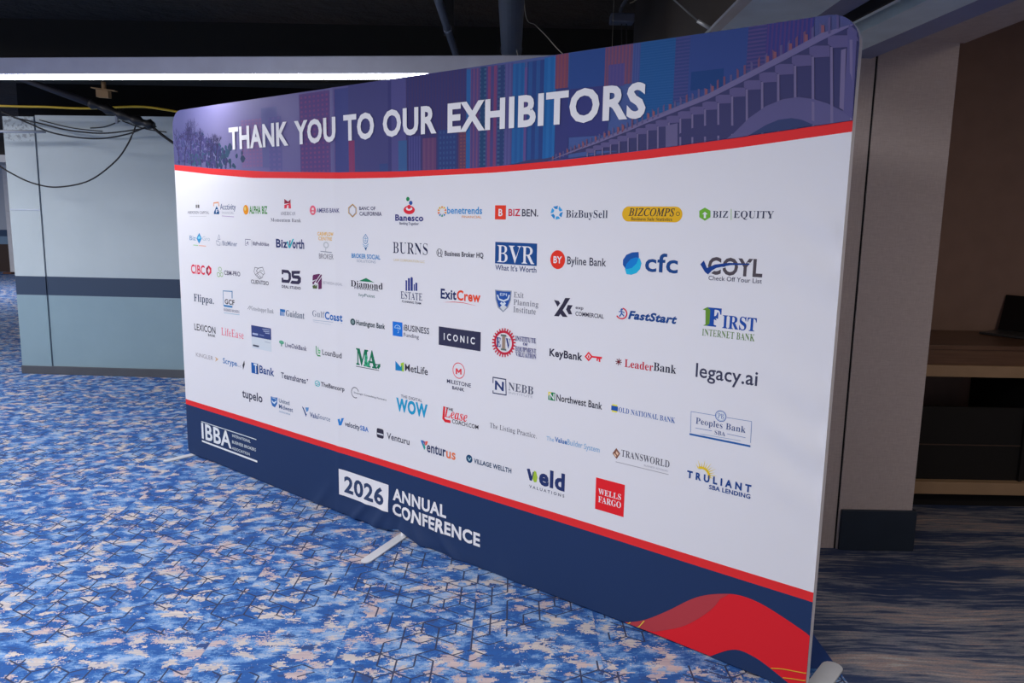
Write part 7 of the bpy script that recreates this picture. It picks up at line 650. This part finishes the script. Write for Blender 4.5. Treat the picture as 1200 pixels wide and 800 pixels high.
# ------------------------------------------------------------------ ceiling services
lr = empty('linear_light', (-3.066, 4.776, 2.42), math.atan2(-.264, 2.418))
tag(lr, 'long straight ceiling light bar with a glowing lower edge, above the banner', 'light')
MB().box(-6, 3.9, 0, .14, .006, .102, .003).done('housing', plain('white_light_housing', '949ab0', .4), lr)
t = NT('glowing_diffuser'); t.base((.9, .9, .9)); t.b.inputs['Emission Color'].default_value = (.95, .95, 1, 1); t.b.inputs['Emission Strength'].default_value = LED
MB().box(-6, 3.9, .002, .138, 0, .0055, .001).done('diffuser', t.m, lr)
for x in (-1.9, 3.6): MB().tube([(x, .06, .10), (x, .06, .88)], .0011, 6).done('hanging_wire', plain('wire_steel', '8a8678', .5), lr)
CON = plain('painted_conduit', '6c7282', .5); CAB = plain('black_cable', '0d0e12', .5); 
def pipe(name, pts, r, mat, label, cat, seg=12, group=None):
    return tag(MB().tube(pts, r, seg).done(name, mat), label, cat, group)
p = empty('pipe', (-.50, 6.6, 2.95)); tag(p, 'slimmer of the two grey ceiling pipes, hanging left of the thick pipe', 'pipe')
MB().tube([(0.045, -7, 0), (0, 0, 0)], .026, 14).done('tube', CON, p); MB().tube([(.006, -.9, 0), (.006, -.84, 0)], .031, 14).done('coupling', CON, p)
MB().box(-.035, .035, -.70, -.67, -.005, .35).done('strap', CAB, p)
p = empty('pipe', (-.045, 6.2, 2.92)); tag(p, 'thick grey ceiling pipe with a rounded capped end above the banner', 'pipe')
MB().tube([(0.02, -7, 0), (0, 0, 0)], .078, 20).done('tube', CON, p); MB().tube([(0, -.02, 0), (0, .02, 0), (0, .05, 0), (0, .07, 0)], [.083, .083, .06, .02], 20).done('cap', CON, p)
MB().box(-.02, .02, -.5, -.46, .07, .38).done('strap', CAB, p)
j = empty('junction_box', (.637, 5.0, 2.83)); tag(j, 'grey ceiling junction box hanging from a short bent conduit', 'box')
MB().box(-.072, .072, -.05, .05, 0, .052, .006).done('box_body', plain('box_grey', '4c5266', .5), j)
MB().tube(spline([(-.01, 0, .05), (-.005, 0, .09), (.03, 0, .16), (.045, 0, .28), (.045, 0, .47)]), .012, 10).done('conduit', CON, j)
MB().tube(spline([(.045, 0, .12), (.075, 0, .135), (.09, 0, .18), (.07, 0, .47)]), .004, 6).done('wire', plain('wire_tan', 'a09888'), j)
for x in (0, .03): MB().tube(spline([(x, 0, 0), (x + .006, .01, -.1), (x + .02, .02, -.3)]), .003, 6).done('wire', CAB, j)
pipe('wire', spline([(.02, 5.1, 3.3), (.05, 5.5, 3.0), (.12, 5.5, 2.93), (.193, 5.5, 2.863), (.32, 5.5, 2.74), (.55, 5.5, 2.6)]), .003, plain('pale_wire', 'cfcabc'), 'thin pale wire sagging from the ceiling right of the thick pipe', 'wire', 6)
pipe('wire', spline([(-.01, 5.9, 2.87), (.03, 5.9, 2.74), (.10, 5.9, 2.66), (.25, 5.9, 2.56)]), .003, plain('pale_wire', 'cfcabc'), 'short pale wire end just beside the thick pipe cap', 'wire', 6)
h = empty('hanger_chain', (.772, 3.28, 2.405)); tag(h, 'thin hanger chain running up from the tip of the grey bulkhead', 'chain')
MB().tube([(.006, 0, -.002), (-.05, 0, .028)], .008, 8).done('bracket', plain('bright_zinc', 'c8ccd0', .35, .4), h)
MB().tube([(-.045, 0, .025), (-.09, 0, .06), (-.15, 0, .108), (-.40, 0, .31), (-.55, 0, .893)], .0035, 8).done('chain', plain('zinc', '8a8e92', .35, .4), h)
# left corner: cables, hose, bracket
Y = 7.30
pipe('cable', spline([(-6.2, Y, 2.60), (-4.708, Y, 2.572), (-4.3, Y, 2.57), (-3.93, Y, 2.563), (-3.462, Y, 2.587), (-3.2, Y, 2.565), (-2.8, Y + .05, 2.50)]), .010, plain('yellow_cable_sheath', 'c8a828', .5), 'yellow cable running level under the dark ceiling at left', 'cable')
hs = empty('hose', (-4.7, 6.95, 2.86)); tag(hs, 'black hose sloping down from the light bar, ending in a thick lagged tip', 'hose')
MB().tube([(-.3, 0, .14), (.30, 0, -.065), (1.05, 0, -.31)], [.012, .02, .034], 12).done('pipe_run', plain('hose_rubber', '26262e', .6), hs)
MB().tube(spline([(1.0, 0, -.295), (1.15, 0, -.345), (1.3, 0, -.40), (1.45, 0, -.45), (1.55, 0, -.475)], 4), [.036 + .012 * math.sin(i * 1.9) for i in range(17)], 12).done('lagging', CAB, hs)
pipe('cable', spline([(-3.18, 6.95, 2.385), (-3.05, 6.95, 2.28), (-2.7, 6.95, 2.05)]), .012, CAB, 'black cable leaving the lagged hose tip towards the banner', 'cable')
pipe('cable', spline([(-4.7, Y, 2.52), (-4.45, Y, 2.42), (-4.258, Y, 2.345), (-4.02, Y, 2.305), (-3.791, Y, 2.300), (-3.55, Y, 2.345), (-3.36, Y, 2.42)]), .007, CAB, 'lower of the two black cables sagging along the top of the grey wall', 'cable')
pipe('cable', spline([(-4.75, 7.55, 2.50), (-4.50, 7.55, 2.45), (-4.25, 7.55, 2.395), (-3.95, 7.55, 2.37), (-3.70, 7.53, 2.39), (-3.36, 7.45, 2.43)]), .007, CAB, 'upper of the two black cables sagging along the top of the grey wall', 'cable')
pipe('cable', spline([(-5.0, Y - .08, 2.35), (-4.751, Y - .08, 2.07), (-4.55, Y - .08, 1.94), (-4.373, Y - .08, 1.872), (-4.176, Y - .08, 1.852), (-3.895, Y - .08, 1.915), (-3.648, Y - .08, 2.089), (-3.52, Y - .08, 2.25), (-3.44, Y - .08, 2.41)]), .007, CAB, 'black cable hanging in a deep loop in front of the grey wall', 'cable')
WY = lambda x: 7.724 - .0524 * (x + 4.965)
for x0, z0, x1, z1, lab in ((-4.6, 2.5, -3.98, 2.40, 'thin dark wire crossing the left end of the wall top'), (-4.1, 2.43, -3.80, 2.50, 'thin dark wire rising to the clip on the wall top'), (-3.78, 2.50, -3.35, 2.40, 'thin dark wire dropping right from the clip on the wall top')):
    xm = (x0 + x1) / 2; pipe('wire', spline([(x0, WY(x0), z0), (xm, WY(xm), (z0 + z1) / 2 - .02), (x1, WY(x1), z1)]), .005, CAB, lab, 'wire', 6)
pipe('conduit', [(-5.1, Y + .15, 2.36), (-4.40, Y + .15, 2.365)], .013, plain('pale_conduit', 'aab2bc', .5), 'short pale horizontal conduit at the top left of the grey wall', 'conduit')
tag(MB().box(-.012, .012, -.012, .012, 0, .07, .003).done('cable_clip', plain('clip_grey', '98a0ac'), None, (-3.80, 7.60, 2.47)), 'small grey clip fixed at the top of the grey wall', 'clip')
br = empty('beam_clamp', (-3.75, 7.3, 2.66)); tag(br, 'tan metal clamp fixed under the dark ceiling, above the yellow cable', 'clamp')
TAN = plain('tan_fireproofed_steel', 'a8875f', .8)
b = MB(); b.prism([(-.105, -.03), (.11, -.03), (.11, .03), (-.105, .03)], .062, .07); b.prism([(-.06, -.03), (.05, -.03), (.05, .03), (-.06, .03)], 0, .06)
for v in b.bm.verts:
    v.co.z += .12 * max(0, -v.co.x) * (1 if v.co.z > .03 else 0) - .2 * v.co.x * .3
b.done('plate', TAN, br); MB().tube([(0, 0, .06), (0, 0, .142)], .02, 8).done('stem', TAN, br)
pipe('rod', [(-4.85, 7.49, 3.28), (-5.05, 8.30, 3.16)], .014, CON, 'thin grey rod under the dark ceiling at the far left', 'rod', 8)

# ------------------------------------------------------------------ niche counter and laptop
WD = NT('brown_wood_veneer'); x, y, z = WD.sep(WD.obj())
g = WD.noise(WD.comb(WD.math('MULTIPLY', x, 2), WD.math('MULTIPLY', y, 2), WD.math('MULTIPLY', z, 40)), 1.5, 4, .6)
WD.base(WD.ramp(g, [(.35, (.115, .06, .036)), (.65, (.165, .09, .052))])); WD.b.inputs['Roughness'].default_value = .35
LIP = plain('tan_edge_band', 'a98c6c', .5); BKW = plain('black_panel', '0c0a09', .8)
c = empty('reception_counter', (2.06, 4.35, 0)); tag(c, 'dark wood counter with tan edge bands in the dim niche at right', 'counter')
MB().box(0, 2.2, .005, .66, .945, .97, .002).done('countertop', WD.m, c)
MB().box(0, 2.2, 0.012, .04, .856, .945).done('apron', WD.m, c)
MB().box(0, 2.2, -.012, .30, .79, .856, .003).done('shelf', LIP, c)
MB().box(.02, 2.2, .05, .068, .163, .60).done('back_panel', BKW, c)
MB().box(.02, 2.2, .044, .052, .372, .378).done('seam', plain('seam_brown', '4a3a30'), c)
MB().box(0, .02, .02, .6, .1, .79).done('side_panel', BKW, c); MB().box(.93, .95, .03, .6, .163, .79).done('side_panel', BKW, c)
MB().box(0, 2.2, -.005, .6, .09, .163, .003).done('bottom_shelf', LIP, c)
MB().box(0, 2.2, .06, .6, 0, .09).done('toe_kick', BKW, c)
l = empty('laptop', (2.946, 4.85, .97), R(33)); tag(l, 'dark open laptop at the right end of the counter', 'laptop')
MB().box(0, .24, -.34, 0, 0.001, .016, .004).done('keyboard_base', plain('laptop_grey', '55585c', .35, .5), l)
sc = MB().box(0, .008, -.34, 0, 0, .23, .003).done('screen', plain('laptop_black', '101114', .3), l, (.238, 0, .016)); sc.rotation_euler.y = R(14)
tag(MB().box(0, .22, 0, .15, 0, .05, .008).done('step', plain('red_brown_step', '6a4638'), None, (-13.28, 20.15, 0)), 'small red brown block on the floor beside the white door casing', 'block')
